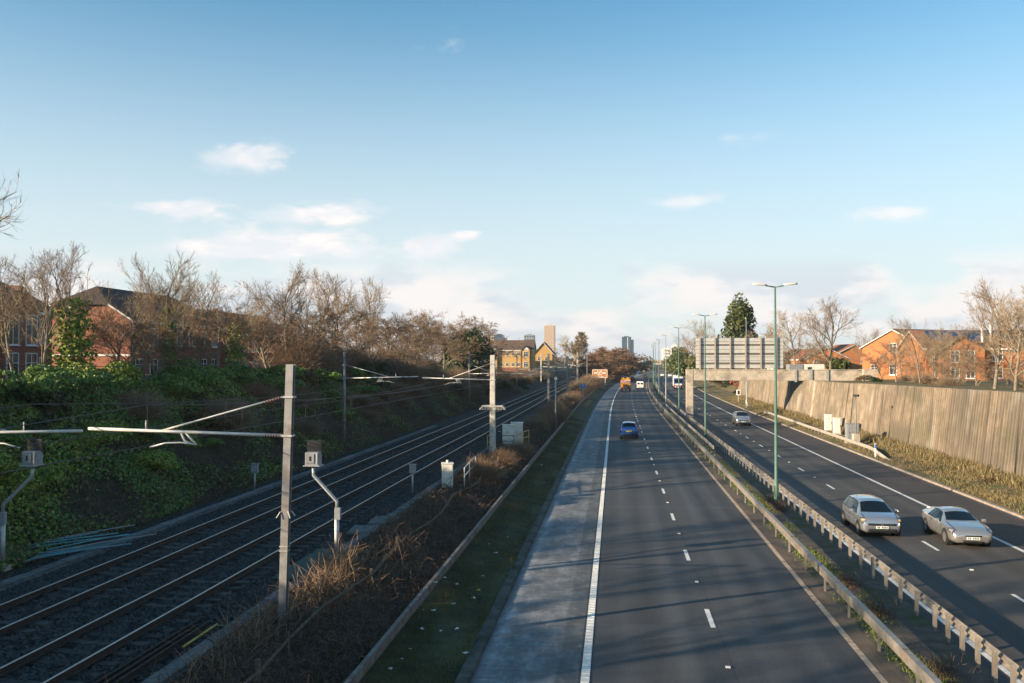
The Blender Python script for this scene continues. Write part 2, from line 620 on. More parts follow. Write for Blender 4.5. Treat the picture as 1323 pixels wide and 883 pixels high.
def quads_mesh(name, V, m):
    """V: (n,4,3) array of quads"""
    n = len(V)
    me = bpy.data.meshes.new(name)
    me.vertices.add(n * 4)
    me.vertices.foreach_set('co', np.ascontiguousarray(V, dtype=np.float32).ravel())
    me.loops.add(n * 4)
    me.loops.foreach_set('vertex_index', np.arange(n * 4, dtype=np.int32))
    me.polygons.add(n)
    me.polygons.foreach_set('loop_start', np.arange(0, n * 4, 4, dtype=np.int32))
    me.materials.append(m)
    me.update(calc_edges=True)
    return me


def unit(a):
    return a / np.maximum(np.linalg.norm(a, axis=-1, keepdims=True), 1e-9)


def leaves(P, N, size, m, name, tilt=.8, aspect=.75):
    """kite-shaped leaves centred on P, facing roughly N"""
    n = len(P)
    N = unit(N + rng.normal(0, tilt, (n, 3)))
    T = unit(np.cross(N, rng.normal(0, 1, (n, 3))))
    B = np.cross(N, T)
    s = (size * rng.uniform(.4, 1.6, n))[:, None]
    q = np.stack([P - T * s * .5, P + B * s * .5 * aspect + N * s * .08, P + T * s * .6, P - B * s * .5 * aspect + N * s * .08], 1)
    return quads_mesh(name, q, m)


def blades(P, h, w, m, name, lean=.35):
    n = len(P)
    hh = (h * rng.uniform(.5, 1.4, n))[:, None]
    a = rng.uniform(0, 2 * np.pi, n)
    d = np.stack([np.cos(a), np.sin(a), np.zeros(n)], 1)
    L = rng.normal(0, lean, (n, 3))
    L[:, 2] = 1
    mid = P + L * hh * .55
    tip = P + L * hh + rng.normal(0, lean * .3, (n, 3)) * hh
    q = np.stack([P - d * w, P + d * w, mid + d * w * .6, tip], 1)
    return quads_mesh(name, q, m)


def sticks(P, D, L, w, m, name, segs=3, droop=.5, wob=.35):
    """curved ribbon stems; two crossed strips are not needed at this size"""
    n = len(P)
    D = unit(D)
    L = (L * rng.uniform(.5, 1.5, n))[:, None] / segs
    side = unit(np.cross(D, rng.normal(0, 1, (n, 3)))) * w
    out = []
    p = P.copy()
    d = D.copy()
    for k in range(segs):
        d2 = d + rng.normal(0, wob, (n, 3))
        d2[:, 2] -= droop * k / segs
        d2 = unit(d2)
        q = p + d2 * L
        t0, t1 = 1 - .6 * k / segs, 1 - .6 * (k + 1) / segs
        out.append(np.stack([p - side * t0, p + side * t0, q + side * t1, q - side * t1], 1))
        p, d = q, d2
    return quads_mesh(name, np.concatenate(out), m)


def sweep(name, prof, ys, m, curved=True, parent=None, zf=None, smooth=False):
    mb = MB()
    n = len(prof)
    for y in ys:
        o = bend(y) if curved else 0
        for (x, z) in prof:
            mb.v.append((x + o, y, z + (zf(x, y) if zf else 0)))
    for i in range(len(ys) - 1):
        for k in range(n - 1):
            a = i * n + k
            mb.f.append((a, a + 1, a + n + 1, a + n))
    o = mb.build(name, m, parent, smooth)
    at = o.data.attributes.new('lat', 'FLOAT', 'POINT')
    at.data.foreach_set('value', [x for _ in ys for (x, z) in prof])
    return o


def yrange(a, b, near=4.0, far=25.0, swap=150):
    out, y = [], a
    while y < b:
        out.append(y)
        y += near if y < swap else far
    return out + [b]


YR = yrange(-40, 1500)

# ------------------------------------------------------------------ ground and roads
mb = MB()
mb.add([(-4000, -1500, -.75), (4000, -1500, -.75), (4000, 6000, -.75), (-4000, 6000, -.75)], [(0, 1, 2, 3)])
struct(mb.build('ground', M_FIELD))
road = struct(sweep('motorway_carriageway', [(-0.95, -.005), (2.9, .02), (7.15, 0)], YR, M_ROAD))
shoulder = struct(sweep('hard_shoulder', [(-3.62, -.03), (-.95, -.005)], YR, M_SHOULDER))
struct(sweep('gritty_margin', [(6.55, .008), (7.22, .006)], YR, M_STRIP))
median = struct(sweep('central_reservation', [(7.15, .0), (7.4, .03), (8.2, .05), (9.2, .03), (9.55, .0)], YR, M_MEDIAN))
road2 = struct(sweep('opposite_carriageway', [(9.55, 0), (13.4, .02), (17.2, 0)], YR, M_ROAD2))
shoulder2 = struct(sweep('opposite_hard_shoulder', [(17.2, 0), (20.45, -.03)], YR, M_SHOULDER2))


def marking(parent, x, y, w, l, name, m):
    k = (bend(y + l) - bend(y))
    o0 = bend(y)
    mb = MB()
    zz = .026
    mb.add([(x - w / 2 + o0, y, zz), (x + w / 2 + o0, y, zz), (x + w / 2 + o0 + k, y + l, zz), (x - w / 2 + o0 + k, y + l, zz)], [(0, 1, 2, 3)])
    return mb.build(name, m, parent)


d0 = at_ground(915, 812)[1]
for i in range(45):
    marking(road, 2.88, d0 - 9 + i * 9.0, .15, 2.0, 'lane_marking', M_PAINT)
d1 = at_ground(1192, 712)[1]
for i in range(45):
    marking(road2, 13.4, d1 - 18 + i * 9.0, .15, 2.0, 'lane_marking', M_PAINT)
sweep('edge_line', [(-.88, .012), (-.66, .013)], YR, M_PAINT, parent=road)
sweep('edge_line', [(6.50, .018), (6.68, .017)], YR, M_PAINT_DIRTY, parent=road)
sweep('edge_line', [(16.80, .010), (17.00, .010)], YR, M_PAINT, parent=road2)
sweep('edge_line', [(9.85, .010), (10.02, .010)], YR, M_PAINT, parent=road2)
# raised ribs across the near edge line
rib = MB().box((0, 0, .004), (.20, .05, .012)).mesh('rumble_rib', M_PAINT)
for i in range(200):
    y = 18 + i * .30
    inst(rib, 'rumble_rib', road, (-.77, y, .014))
# cat's eyes between the dashes
eye = MB().box((0, 0, .012), (.12, .10, .03)).mesh('road_stud', M_WHITE)
for i in range(14):
    inst(eye, 'road_stud', road, (2.88, d0 - 9 + i * 9 + 5.5, .03))
    inst(eye, 'road_stud', road2, (13.4, d1 - 18 + i * 9 + 5.5, .03))
kerb_l = struct(sweep('kerb', [(-3.95, -.02), (-3.95, .06), (-3.66, .05), (-3.62, -.06)], YR, mat('dirty_kerb', (.045, .042, .036), (.11, .10, .085), rough=.95, scale=1.5, bump=.01, c3=(.03, .035, .015), s3=.8)))
kerb_r = struct(sweep('kerb', [(20.42, -.06), (20.44, .08), (20.62, .09), (20.66, -.02)], YR, M_KERB))
wv = lambda x, y: .05 * math.sin(y * .7 + x) + .04 * math.sin(y * 1.9 + x * 2)
verge = struct(sweep('grass_verge', [(-3.93, .03), (-4.6, .1), (-5.4, .16), (-6.1, .2), (-6.5, .25)], yrange(-40, 1500, 1.0, 25, 100), M_GRASS_GROUND, zf=wv))


def rail_side(y):          # the railway is straight, the motorway bends: the strip between widens
    return bend(y)


def bramble_z(x, y):       # x measured before the bend: -6.5 .. -10.2
    t = min(max((-6.5 - x) / 3.0, 0), 1)
    return .25 + .7 * t * t * (3 - 2 * t) + .10 * math.sin(y * .9 + 2 * x) + .07 * math.sin(2.3 * y + x)


mb = MB()
ys = yrange(-40, 1500, 1.0, 20, 110)
XS = [-6.5, -7.2, -7.9, -8.6, -9.2, -9.6, -10.0]
for y in ys:
    b = bend(y)
    for x in XS:
        t = (-6.5 - x) / 3.5
        mb.v.append((x + b * (1 - t), y, bramble_z(x, y) - (.15 if x < -9.8 else 0)))
for i in range(len(ys) - 1):
    for k in range(len(XS) - 1):
        a = i * len(XS) + k
        mb.f.append((a, a + len(XS), a + len(XS) + 1, a + 1))
struct(mb.build('bramble_bank', M_SOIL, smooth=True))
ballast = struct(sweep('railway_ballast', [(-9.85, .72), (-10.6, .80), (-11.5, .98), (-13.7, .98), (-14.35, .90), (-15.0, .98), (-17.4, .98), (-18.6, .82), (-20.4, .80)], yrange(-40, 1500, 4, 40), M_BALLAST, curved=False))


def bank_top(y):
    if y < 95:
        return 6.7
    if y < 230:
        t = (y - 95) / 135
        return 6.7 - 2.6 * t * t * (3 - 2 * t)
    return 4.1


def bank_z(x, y):
    t = min(max((-20.0 - x) / 9.0, 0), 1)
    s = t * t * (3 - 2 * t) * .45 + t * .55
    n = .25 * math.sin(.35 * y + .5 * x) + .2 * math.sin(.81 * y - .6 * x) + .1 * math.sin(2.1 * y + 1.3 * x)
    return .78 + (bank_top(y) - .78) * s + n * min(1, t * 5) * (1 if x > -40 else .3)


mb = MB()
ys = yrange(-60, 1600, 2.0, 25, 150)
XS = [-20.0, -20.6, -21.5, -22.6, -24, -25.5, -27, -28.4, -30, -33, -40, -60, -120, -400, -1500]
for y in ys:
    for x in XS:
        mb.v.append((x, y, bank_z(x, y)))
nx = len(XS)
for i in range(len(ys) - 1):
    for k in range(nx - 1):
        a = i * nx + k
        mb.f.append((a, a + nx, a + nx + 1, a + 1))
struct(mb.build('embankment', M_IVYSOIL, smooth=True))

# right side: dry verge, then wall or bank, then the terrace behind
rv = lambda x, y: (.08 * math.sin(y * .6 + x) + .05 * math.sin(y * 1.7 + x * 3)) * (1 if x > 21 else .2)
struct(sweep('dry_grass_verge', [(20.64, .06), (21.5, .16), (22.8, .25), (24.2, .35), (25.6, .5), (27, .5)], yrange(-40, 1500, 1.5, 25, 120), M_DRY_GROUND, zf=rv))

WALL = [(-12, 25.0, 6.1), (20, 25.05, 6.05), (60, 25.15, 5.9), (92, 25.3, 5.55), (97, 25.35, 5.5), (101, 24.45, 5.45), (118, 24.6, 5.3), (118.4, 25.5, 5.3), (124, 25.5, 5.25), (130, 24.5, 5.1), (160, 25.0, 4.6), (196, 25.7, 4.1)]


def wall_at(y):
    for a, b in zip(WALL, WALL[1:]):
        if a[0] <= y <= b[0]:
            t = (y - a[0]) / (b[0] - a[0])
            return a[1] + (b[1] - a[1]) * t, a[2] + (b[2] - a[2]) * t
    return WALL[-1][1], WALL[-1][2]


mb = MB()
ys = yrange(-60, 1600, 6, 30)
for y in ys:
    b = bend(y)
    zt = 5.6 if y < 100 else (5.6 - 1.4 * min((y - 100) / 95, 1))
    if y <= 196:
        pr = [(26.2, zt - .5), (29, zt - .1), (60, zt + .3), (200, zt + 1.5), (2500, zt)]
    else:
        pr = [(25.5, .4), (31, zt * .7), (60, zt + .3), (200, zt + 1.0), (2500, zt)]
    for (x, z) in pr:
        mb.v.append((x + b, y, z))
for i in range(len(ys) - 1):
    for k in range(4):
        a = i * 5 + k
        mb.f.append((a, a + 1, a + 6, a + 5))
struct(mb.build('terrace', M_DRY_GROUND))

# ------------------------------------------------------------------ retaining wall with vertical ribs
wall = thing('retaining_wall', 'long ribbed concrete retaining wall leaning back behind the right verge', 'wall', (0, 0, 0))


def wall_panel(y0, y1, rib_depth, pitch, name='wall_panel'):
    mb = MB()
    n = max(2, int(round((y1 - y0) / pitch)))
    cols = []
    for i in range(n):
        for (t, d) in ((0, 0), (.42, 0), (.50, rib_depth), (.92, rib_depth)):
            yy = y0 + (i + t) * (y1 - y0) / n
            xb, zt = wall_at(yy)
            dd = d * random.uniform(.75, 1.15)
            cols.append((yy, xb + dd, zt + random.uniform(-.015, .015)))
    cols.append((y1, *wall_at(y1)))
    for (yy, xb, zt) in cols:
        for (dx, z) in ((0, -.1), (.36, zt * .5), (.72, zt), (1.3, zt - .01)):
            mb.v.append((xb + dx, yy, z))
    for i in range(len(cols) - 1):
        for k in range(3):
            a = i * 4 + k
            mb.f.append((a, a + 1, a + 5, a + 4))
    return fix_normals(mb.build(name, M_WALL, wall))


cuts = [-12, 2, 14, 26, 37, 47, 56, 64.5, 73, 82, 91.5]
for a, b in zip(cuts, cuts[1:]):
    wall_panel(a + .03, b - .03, .24, .48)
wall_panel(91.53, 100.9, .03, 1.2)
wall_panel(101.0, 117.9, .06, .6)
wall_panel(118.0, 124, .03, 1.2)
wall_panel(124.03, 130, .05, .8)
wall_panel(130.03, 160, .08, .6)
wall_panel(160.03, 196, .08, .7)
for y in cuts[1:-1]:
    xb, zt = wall_at(y)
    mb = MB()
    mb.add([(xb + .18, y - .03, -.1), (xb + .18, y + .03, -.1), (xb + .90, y + .03, zt - .02), (xb + .90, y - .03, zt - .02)], [(0, 1, 2, 3)])
    mb.build('wall_joint', M_DARK, wall)
xb, zt = wall_at(117.9)
MB().prism([(xb - .05, 0), (xb + .5, 0), (xb + 1.3, zt + .02), (xb + .6, zt + .02)], 'y', 117.5, 118.35).build('drain_pilaster', M_CONC, wall)

# ------------------------------------------------------------------ safety barriers
def beam_profile(s):
    """W-beam in (x, z); s = +1 faces +x, -1 faces -x"""
    p = [(0, -.155), (.03, -.15), (.08, -.10), (.08, -.06), (.015, -.02), (.015, .02), (.08, .06), (.08, .10), (.03, .15), (0, .155)]
    return [(x * s, z) for x, z in p]


def box_profile(w, h):
    return [(-w / 2, -h / 2), (w / 2, -h / 2), (w / 2, h / 2), (-w / 2, h / 2), (-w / 2, -h / 2)]


def barrier(label, x, zc, y0, y1, prof, ys_posts, post_mesh, post_dx, m, curved=True, flare=None, group=None):
    t = thing('crash_barrier', label, 'barrier', (0, 0, 0), group=group)
    # separate beam lengths bolted end to end
    y = y0
    while y < y1 - .01:
        e = min(y + (4.8 if y < 140 else 48), y1)
        ys = [y + (e - y) * k / 3 for k in range(4)]
        zf = (lambda X, Y: flare(Y)) if flare else None
        jz = random.uniform(-.012, .012)
        sweep('beam', [(x + a, zc + b + jz) for a, b in prof], [ys[0] + .004] + ys[1:], m, curved, t, zf)
        y = e
    for yy in ys_posts:
        f = flare(yy) if flare else 0
        inst(post_mesh, 'post', t, (x + post_dx + (bend(yy) if curved else 0), yy, f), (0, 0, random.uniform(-.05, .05)))
    return t


def post_c(h, w=.11, d=.06):
    mb = MB()
    mb.box((0, 0, h / 2 - .1), (.012, w, h + .2))
    for s in (-1, 1):
        mb.box((-d / 2, s * (w / 2 - .007), h / 2 - .1), (d - .012, .012, h + .2))
    return mb


POST_TALL = post_c(.78, .13, .09).mesh('barrier_post', M_BARRIER)
POST_THIN = post_c(.60, .10, .06).mesh('barrier_post_thin', M_BARRIER)
POST_OLD = post_c(.55, .12, .07).mesh('barrier_post_old', M_BARRIER_OLD)
barrier('near median crash barrier with box beam on low posts beside the dirty margin', 7.2, .62, 14, 640, box_profile(.17, .28),
        [16.2 + 3.2 * i for i in range(110)], POST_THIN, .0, M_BARRIER)
yy, far_posts = 15.2, []
while yy < 560:
    far_posts.append(yy)
    yy += 1.05 if yy < 27 else (1.6 if yy < 120 else 4.0)
barrier('far median crash barrier with corrugated beam on close-set tall posts', 9.45, .62, 14, 640, beam_profile(1), far_posts, POST_TALL, -.10, M_BARRIER)
g_y = 127.6
barrier('short extra crash barrier shielding the gantry leg inside the median', 8.15, .66, 76, 150, beam_profile(-1), [76.2 + 2.4 * i for i in range(31)], POST_THIN, .06, M_BARRIER)
# spacer blocks between the close-set posts and the beam near the camera
barrier('long dull crash barrier with open box beam along the left grass verge', -6.02, .62, 10, 330, box_profile(.12, .27),
        [11.5 + 2.4 * i for i in range(130)], POST_OLD, -.14, M_BARRIER_OLD)
rp0 = at_ground(1150, 597)
fl = lambda y: -.55 * max(0, min(1, (78 - y) / 5.0)) - .2 * max(0, min(1, (y - 128) / 5))
barrier('short pale crash barrier ramped down at its end on the right verge', 21.3, .58, 73, 133, beam_profile(-1), [76 + 1.6 * i for i in range(36)],
        POST_THIN, .06, mat('pale_barrier', (.42, .38, .32), (.54, .49, .42), rough=.5, metal=.3, scale=4), flare=fl)

# ------------------------------------------------------------------ lamp posts
def lamp(label, x, y, h, m, arm=2.2, group='lamp posts along the central reservation', rz=0.0, single=False):
    t = thing('lamp_post', label, 'lamp post', (x, y, 0.03), rz, group)
    mb = MB()
    n = [(0, 0, 0), (0, 0, 1.3), (0, 0, 1.35), (0, 0, h)]
    mb.tube(n, [.135, .135, .095, .05], 10)
    mb.build('pole', m, t, True)
    MB().box((-.10, -.10, .75), (.09, .02, .6), R(45)).build('access_door', m, t)
    sides = (1,) if single else (-1, 1)
    for s in sides:
        MB().tube([(0, 0, h - .02), (s * .4, 0, h + .05), (s * arm * .5, 0, h + .10)], .038, 8).build('arm', m, t, True)
        mb = MB()
        a, b = arm * .38, arm
        prof = [(a, .0, .06), (a + .1, .0, .09), (a + .35, .03, .14), (b - .12, .05, .12), (b, .05, .05)]
        for (xx, dz, w) in prof:
            mb.v += [(s * xx, -w, h + .10 + dz - .04), (s * xx, w, h + .10 + dz - .04), (s * xx, w * .7, h + .10 + dz + .06), (s * xx, -w * .7, h + .10 + dz + .06)]
        for i in range(len(prof) - 1):
            for k in range(4):
                p, q = i * 4 + k, i * 4 + (k + 1) % 4
                mb.f.append((p, q, q + 4, p + 4))
        mb.f += [(3, 2, 1, 0), (16, 17, 18, 19)]
        fix_normals(mb.build('lantern', M_LAMPGREY, t, True))
    return t


LAMPS = [(50.9, 12.0), (90, 12.3), (127, 12.4), (163, 12.3), (199, 12.3), (235, 12.3), (272, 12.3), (310, 12.3)]
LNAME = ['tall green double-arm lamp post nearest the camera, standing in the median',
         'green double-arm lamp post in the median, seen left of the gantry sign',
         'green double-arm lamp post just left of the concrete gantry leg',
         'greyer double-arm lamp post, fourth along the median from the camera',
         'double-arm lamp post, fifth along the median from the camera',
         'double-arm lamp post, sixth along the median from the camera',
         'double-arm lamp post, seventh along the median from the camera',
         'double-arm lamp post farthest along the median in view']
for i, ((y, h), lb) in enumerate(zip(LAMPS, LNAME)):
    lamp(lb, 8.78 + bend(y), y, h, M_LAMPGREEN if i != 3 else M_GALV, 1.2)
lx, lz = at_y(964, 412, 150)
lamp('single lantern lamp post rising behind the gantry sign', lx, 150, lz, M_GALV, .7, None, R(90), True).location.z = 0

# ------------------------------------------------------------------ sign gantry
gx0, gzt = at_y(886, 478.5, g_y)
gx0 -= .0
gxr = at_y(1073, 485, g_y)[0]
gzb = at_y(886, 492, g_y)[1]
gan = thing('sign_gantry', 'concrete portal gantry over the far carriageway carrying a big sign seen from behind', 'gantry', (gx0 + .5, g_y, 0))
ox, oy = gx0 + .5, g_y


def gb(c, s, name, m, bevel=.03, M=None):
    return MB().box((c[0] - ox, c[1] - oy, c[2]), s, 0, M).build(name, m, gan, bevel=bevel)


gb((gx0 + .5, g_y, gzt / 2 + .01), (.98, 1.1, gzt), 'leg', M_CONC, .05)
gb(((gx0 + 1.0 + gxr + 4) / 2, g_y, (gzt + gzb) / 2 + .02), (gxr + 4 - gx0 - 1.0, 1.0, gzt - gzb), 'beam', M_CONC, .05)
gb(((gx0 + gxr + 4) / 2, g_y, gzt + .06), (gxr + 4 - gx0, 1.15, .10), 'beam_cap', M_CONC, .02)
gb((gxr + 5.0, g_y, 5.0), (2.0, 2.4, 3.4), 'abutment', M_CONC, .06)
for px in (1027, 1047, 1068):
    gb((at_y(px, 485, g_y)[0], g_y - .62, (gzt + gzb) / 2), (.32, .06, gzt - gzb + .3), 'strap', M_GALV, .0)
sx0, sz1 = at_y(899, 437, g_y)
sx1, _ = at_y(1012, 437, g_y)
sz0 = gzt + .25
sign = gb(((sx0 + sx1) / 2, g_y + .25, (sz0 + sz1) / 2), (sx1 - sx0 - .04, .03, sz1 - sz0), 'sign_face', M_BLUESIGN, 0)
nP = 8
for i in range(nP):
    zc = sz0 + (sz1 - sz0) * (i + .5) / nP
    hgt = (sz1 - sz0) / nP
    MB().box(((sx0 + sx1) / 2 - ox, .20, zc), (sx1 - sx0, .04, hgt - .035)).build('sign_plank', M_SIGNBACK, sign)
    MB().box(((sx0 + sx1) / 2 - ox, .165, zc - hgt / 2 + .04), (sx1 - sx0, .03, .05)).build('sign_rib', M_SIGNPOST, sign)
for i in range(6):
    xx = sx0 + .55 + (sx1 - sx0 - 1.5) * i / 5
    mb = MB()
    mb.box((xx - ox, -.08, (sz0 + sz1) / 2 - .05), (.20, .04, sz1 - sz0 + .5))
    mb.box((xx - ox, .02, (sz0 + sz1) / 2 - .05), (.03, .20, sz1 - sz0 + .5))
    mb.build('sign_post', M_SIGNPOST, sign)
for zz in (.18, .48, .78):
    z = sz0 + (sz1 - sz0) * zz
    MB().box(((sx0 + .55 + sx1 - .95) / 2 - ox, .05, z), (sx1 - sx0 - 1.5, .10, .09)).build('sign_bearer', M_DARK, sign)

# ------------------------------------------------------------------ railway
RZ = 1.25


def rail_meshes(L):
    foot = MB().prism([(-.075, -.155), (.075, -.155), (.06, -.135), (.012, -.12), (.012, -.04), (.036, -.03), (.036, -.006), (-.036, -.006), (-.036, -.03), (-.012, -.04), (-.012, -.12), (-.06, -.135)], 'y', 0, L)
    top = MB().prism([(-.026, -.006), (.026, -.006), (.022, .002), (-.022, .002)], 'y', 0, L)
    return foot.mesh('rail_body', M_RAILSIDE), top.mesh('rail_head', M_RAILTOP)


RB, RT = rail_meshes(1560)
SLP = MB().prism([(-1.3, -.20), (1.3, -.20), (1.28, -.0), (.55, .0), (.35, -.03), (-.35, -.03), (-.55, .0), (-1.28, .0)], 'y', -.13, .13).mesh('sleeper', M_SLEEPER)
CLIP = MB().box((0, 0, 0), (.24, .12, .05)).mesh('rail_clip', M_RAILSIDE)
for (xc, lb) in ((-12.65, 'railway track nearer the motorway, pair of rails on sleepers in ballast'), (-16.1, 'railway track nearer the ivy embankment, pair of rails on sleepers in ballast')):
    t = thing('railway_track', lb, 'railway track', (xc, 0, RZ), 0, 'the two railway tracks')
    for s in (-1, 1):
        r = inst(RB, 'rail', t, (s * .752, -40, 0))
        inst(RT, 'rail_head', r)
    for i in range(110):
        inst(SLP, 'sleeper', t, (random.uniform(-.02, .02), 8 + i * .68, -.205 + random.uniform(-.04, .03)), (0, 0, random.uniform(-.012, .012)))
    mb = MB()
    for i in range(240):
        mb.box((0, 83 + i * .68, -.19), (2.5, .24, .1))
    o = mb.build('distant_sleepers', M_SLEEPER, t)
    o['kind'] = 'stuff'
# ballast stones
def stones(n, x0, x1, y0, y1, zf, name, s0=.035, s1=.075):
    x = rng.uniform(x0, x1, n)
    y = y0 + (y1 - y0) * rng.uniform(0, 1, n) ** 1.35
    z = zf(x, y)
    s = rng.uniform(s0, s1, n)[:, None, None]
    base = np.array([[1, 0, -.3], [0, 1, -.2], [-1, 0, -.3], [0, -1, -.2], [.2, .1, .7], [-.3, -.3, .55]], float)
    V = base[None] + rng.normal(0, .22, (n, 6, 3))
    a = rng.uniform(0, 6.28, n)
    ca, sa = np.cos(a)[:, None], np.sin(a)[:, None]
    V = np.stack([V[..., 0] * ca - V[..., 1] * sa, V[..., 0] * sa + V[..., 1] * ca, V[..., 2] * .8], -1) * s
    V += np.stack([x, y, z], -1)[:, None]
    fidx = np.array([[0, 1, 4], [1, 5, 4], [1, 2, 5], [2, 3, 5], [3, 4, 5], [3, 0, 4]])
    me = bpy.data.meshes.new(name)
    me.vertices.add(n * 6)
    me.vertices.foreach_set('co', V.astype(np.float32).ravel())
    idx = (fidx[None] + (np.arange(n) * 6)[:, None, None]).reshape(-1)
    me.loops.add(len(idx))
    me.loops.foreach_set('vertex_index', idx.astype(np.int32))
    me.polygons.add(n * 6)
    me.polygons.foreach_set('loop_start', np.arange(0, n * 18, 3, dtype=np.int32))
    me.materials.append(M_STONE)
    me.update(calc_edges=True)
    return inst(me, name)


bz = lambda x, y: np.interp(-x, [9.85, 10.6, 11.5, 13.7, 14.35, 15.0, 17.4, 18.6, 20.4], [.72, .80, .98, .98, .90, .98, .98, .82, .80]) + .03
st = stones(85000, -20.2, -9.9, 12, 95, bz, 'ballast_stones')
tag(st, 'loose dark grey ballast stones around the railway tracks', 'ballast', kind='stuff')

# cable troughs
LID = MB().box((0, 0, 0), (.42, .985, .06)).mesh('trough_lid', M_TROUGH)
for (x, y0, n, z, lb) in ((-10.05, 12, 62, .92, 'concrete cable trough with lids beside the brambles'), (-19.15, 20, 75, .93, 'concrete cable trough with lids at the foot of the ivy bank')):
    t = thing('cable_trough', lb, 'cable trough', (x, y0, z))
    MB().box((0, n / 2 - .5, -.09), (.50, n, .14)).build('channel', M_TROUGH, t)
    for i in range(n):
        inst(LID, 'lid', t, (random.uniform(-.02, .02), i, .012 + random.uniform(0, .02)), (random.uniform(-.01, .01), 0, random.uniform(-.015, .015)))

# spare rails lying beside the near track
SP, SPT = rail_meshes(9.0)
for i, (x, y, rz, lb) in enumerate(((-10.75, 14.0, .005, 'spare rusty rail lying on the ballast, nearest the trough'), (-10.98, 13.7, .0, 'spare rusty rail lying on the ballast, middle of three'), (-11.2, 14.4, -.004, 'spare rusty rail lying on the ballast, nearest the track'))):
    o = tag(inst(SP, 'spare_rail', None, (x, y, 1.03), (0, 0, rz)), lb, 'rail', 'spare rails on the ballast')
o = MB().box((0, 0, 0), (.05, 1.9, .03)).build('yellow_strip', M_YELLOW, None, loc=(-10.52, 22.0, .98))
tag(o, 'thin yellow strip lying beside the spare rails', 'strip')


# overhead masts
def h_section(w, d, t):
    return [(-w / 2, -d / 2), (w / 2, -d / 2), (w / 2, -d / 2 + t), (t / 2, -d / 2 + t), (t / 2, d / 2 - t), (w / 2, d / 2 - t), (w / 2, d / 2), (-w / 2, d / 2), (-w / 2, d / 2 - t), (-t / 2, d / 2 - t), (-t / 2, -d / 2 + t), (-w / 2, -d / 2 + t)]


def insulator(mb, a, b, r):
    a, b = Vector(a), Vector(b)
    for k in range(6):
        p = a.lerp(b, (k + .2) / 6)
        q = a.lerp(b, (k + .8) / 6)
        mb.tube([p, p.lerp(q, .5), q], [r * .5, r, r * .5], 8)


def mast(label, x, y, ztop, reach, style, arm_z=6.0, top_z=6.95, sect=.24, z0=.7, lean=0.0, detail=True, arms=True):
    """reach: signed lateral length of the cantilever tube"""
    t = thing('catenary_mast', label, 'mast', (x, y, z0), 0, 'overhead line masts')
    h = ztop - z0
    s = 1 if reach > 0 else -1
    mb = MB()
    if style == 'steel':
        for (p) in [h_section(sect, sect * .9, .025)]:
            n = len(p)
            vs = [(q[0], q[1], -.3) for q in p] + [(q[0] + lean * h, q[1], h) for q in p]
            mb.add(vs, [tuple(range(n, 2 * n))] + [(i, (i + 1) % n, n + (i + 1) % n, n + i) for i in range(n)])
        fix_normals(mb.build('pole', M_MAST, t))
    elif style == 'concrete':
        w0, w1 = .22, .17
        mb.add([(a * w, b * w, z) for (w, z) in ((w0, -.3), (w1, h)) for (a, b) in ((-1, -1), (1, -1), (1, 1), (-1, 1))],
               [(0, 1, 5, 4), (1, 2, 6, 5), (2, 3, 7, 6), (3, 0, 4, 7), (4, 5, 6, 7)])
        mb.build('pole', M_CONCMAST, t, bevel=.02)
    else:
        mb.tube([(0, 0, -.3), (0, 0, h)], [.11, .09], 8)
        mb.build('pole', M_MAST, t, True)
    if not arms:
        return t
    az, tz = arm_z - z0, top_z - z0
    e = reach
    lx_ = lean * az
    x1 = s * .16 + lx_
    for zz in (az, tz):
        MB().box((lean * zz, 0, zz), (sect + .08, sect + .06, .05)).build('clamp', M_GALV, t)
    mb = MB()
    insulator(mb, (x1 + s * .05, 0, az), (x1 + s * .50, 0, az), .065)
    insulator(mb, (x1 + s * .05, 0, tz - .02), (x1 + s * .50, 0, tz - .17), .065)
    mb.build('insulator', M_INSUL, t, True)
    zt_ = az + .14
    MB().tube([(x1, 0, az), (e, 0, zt_)], .045, 10).build('cantilever_tube', M_TUBE, t, True)
    MB().tube([(x1, 0, tz), (e * .62, 0, az + .10)], .026, 8).build('stay_tube', M_TUBE, t, True)
    # registration arm and steady arm
    ra = MB().tube([(e * .52, 0, az + .06), (e * .50, 0, az - .17), (e * .47, 0, az - .24)], .03, 8)
    ra.tube([(e * .50, 0, az + .08), (e * .44, 0, az - .28)], .028, 8)
    ra.build('registration_arm', M_TUBE, t, True)
    MB().tube([(e * .44, 0, az - .27), (e * .52, 0, az - .22), (e * .60, 0, az - .24), (e * .68, 0, az - .36)], .024, 8).build('steady_arm', M_TUBE, t, True)
    MB().tube([(e * .70, 0, az + .1), (e * .70, 0, az + .38)], .02, 6).build('messenger_clamp', M_TUBE, t, True)
    if detail:
        mb = MB()
        for k, zz in enumerate((2.3, 2.42)):
            mb.box((lean * zz, 0, zz), (sect + .03, sect + .03, .025))
        mb.build('band', M_GALV, t)
    return t


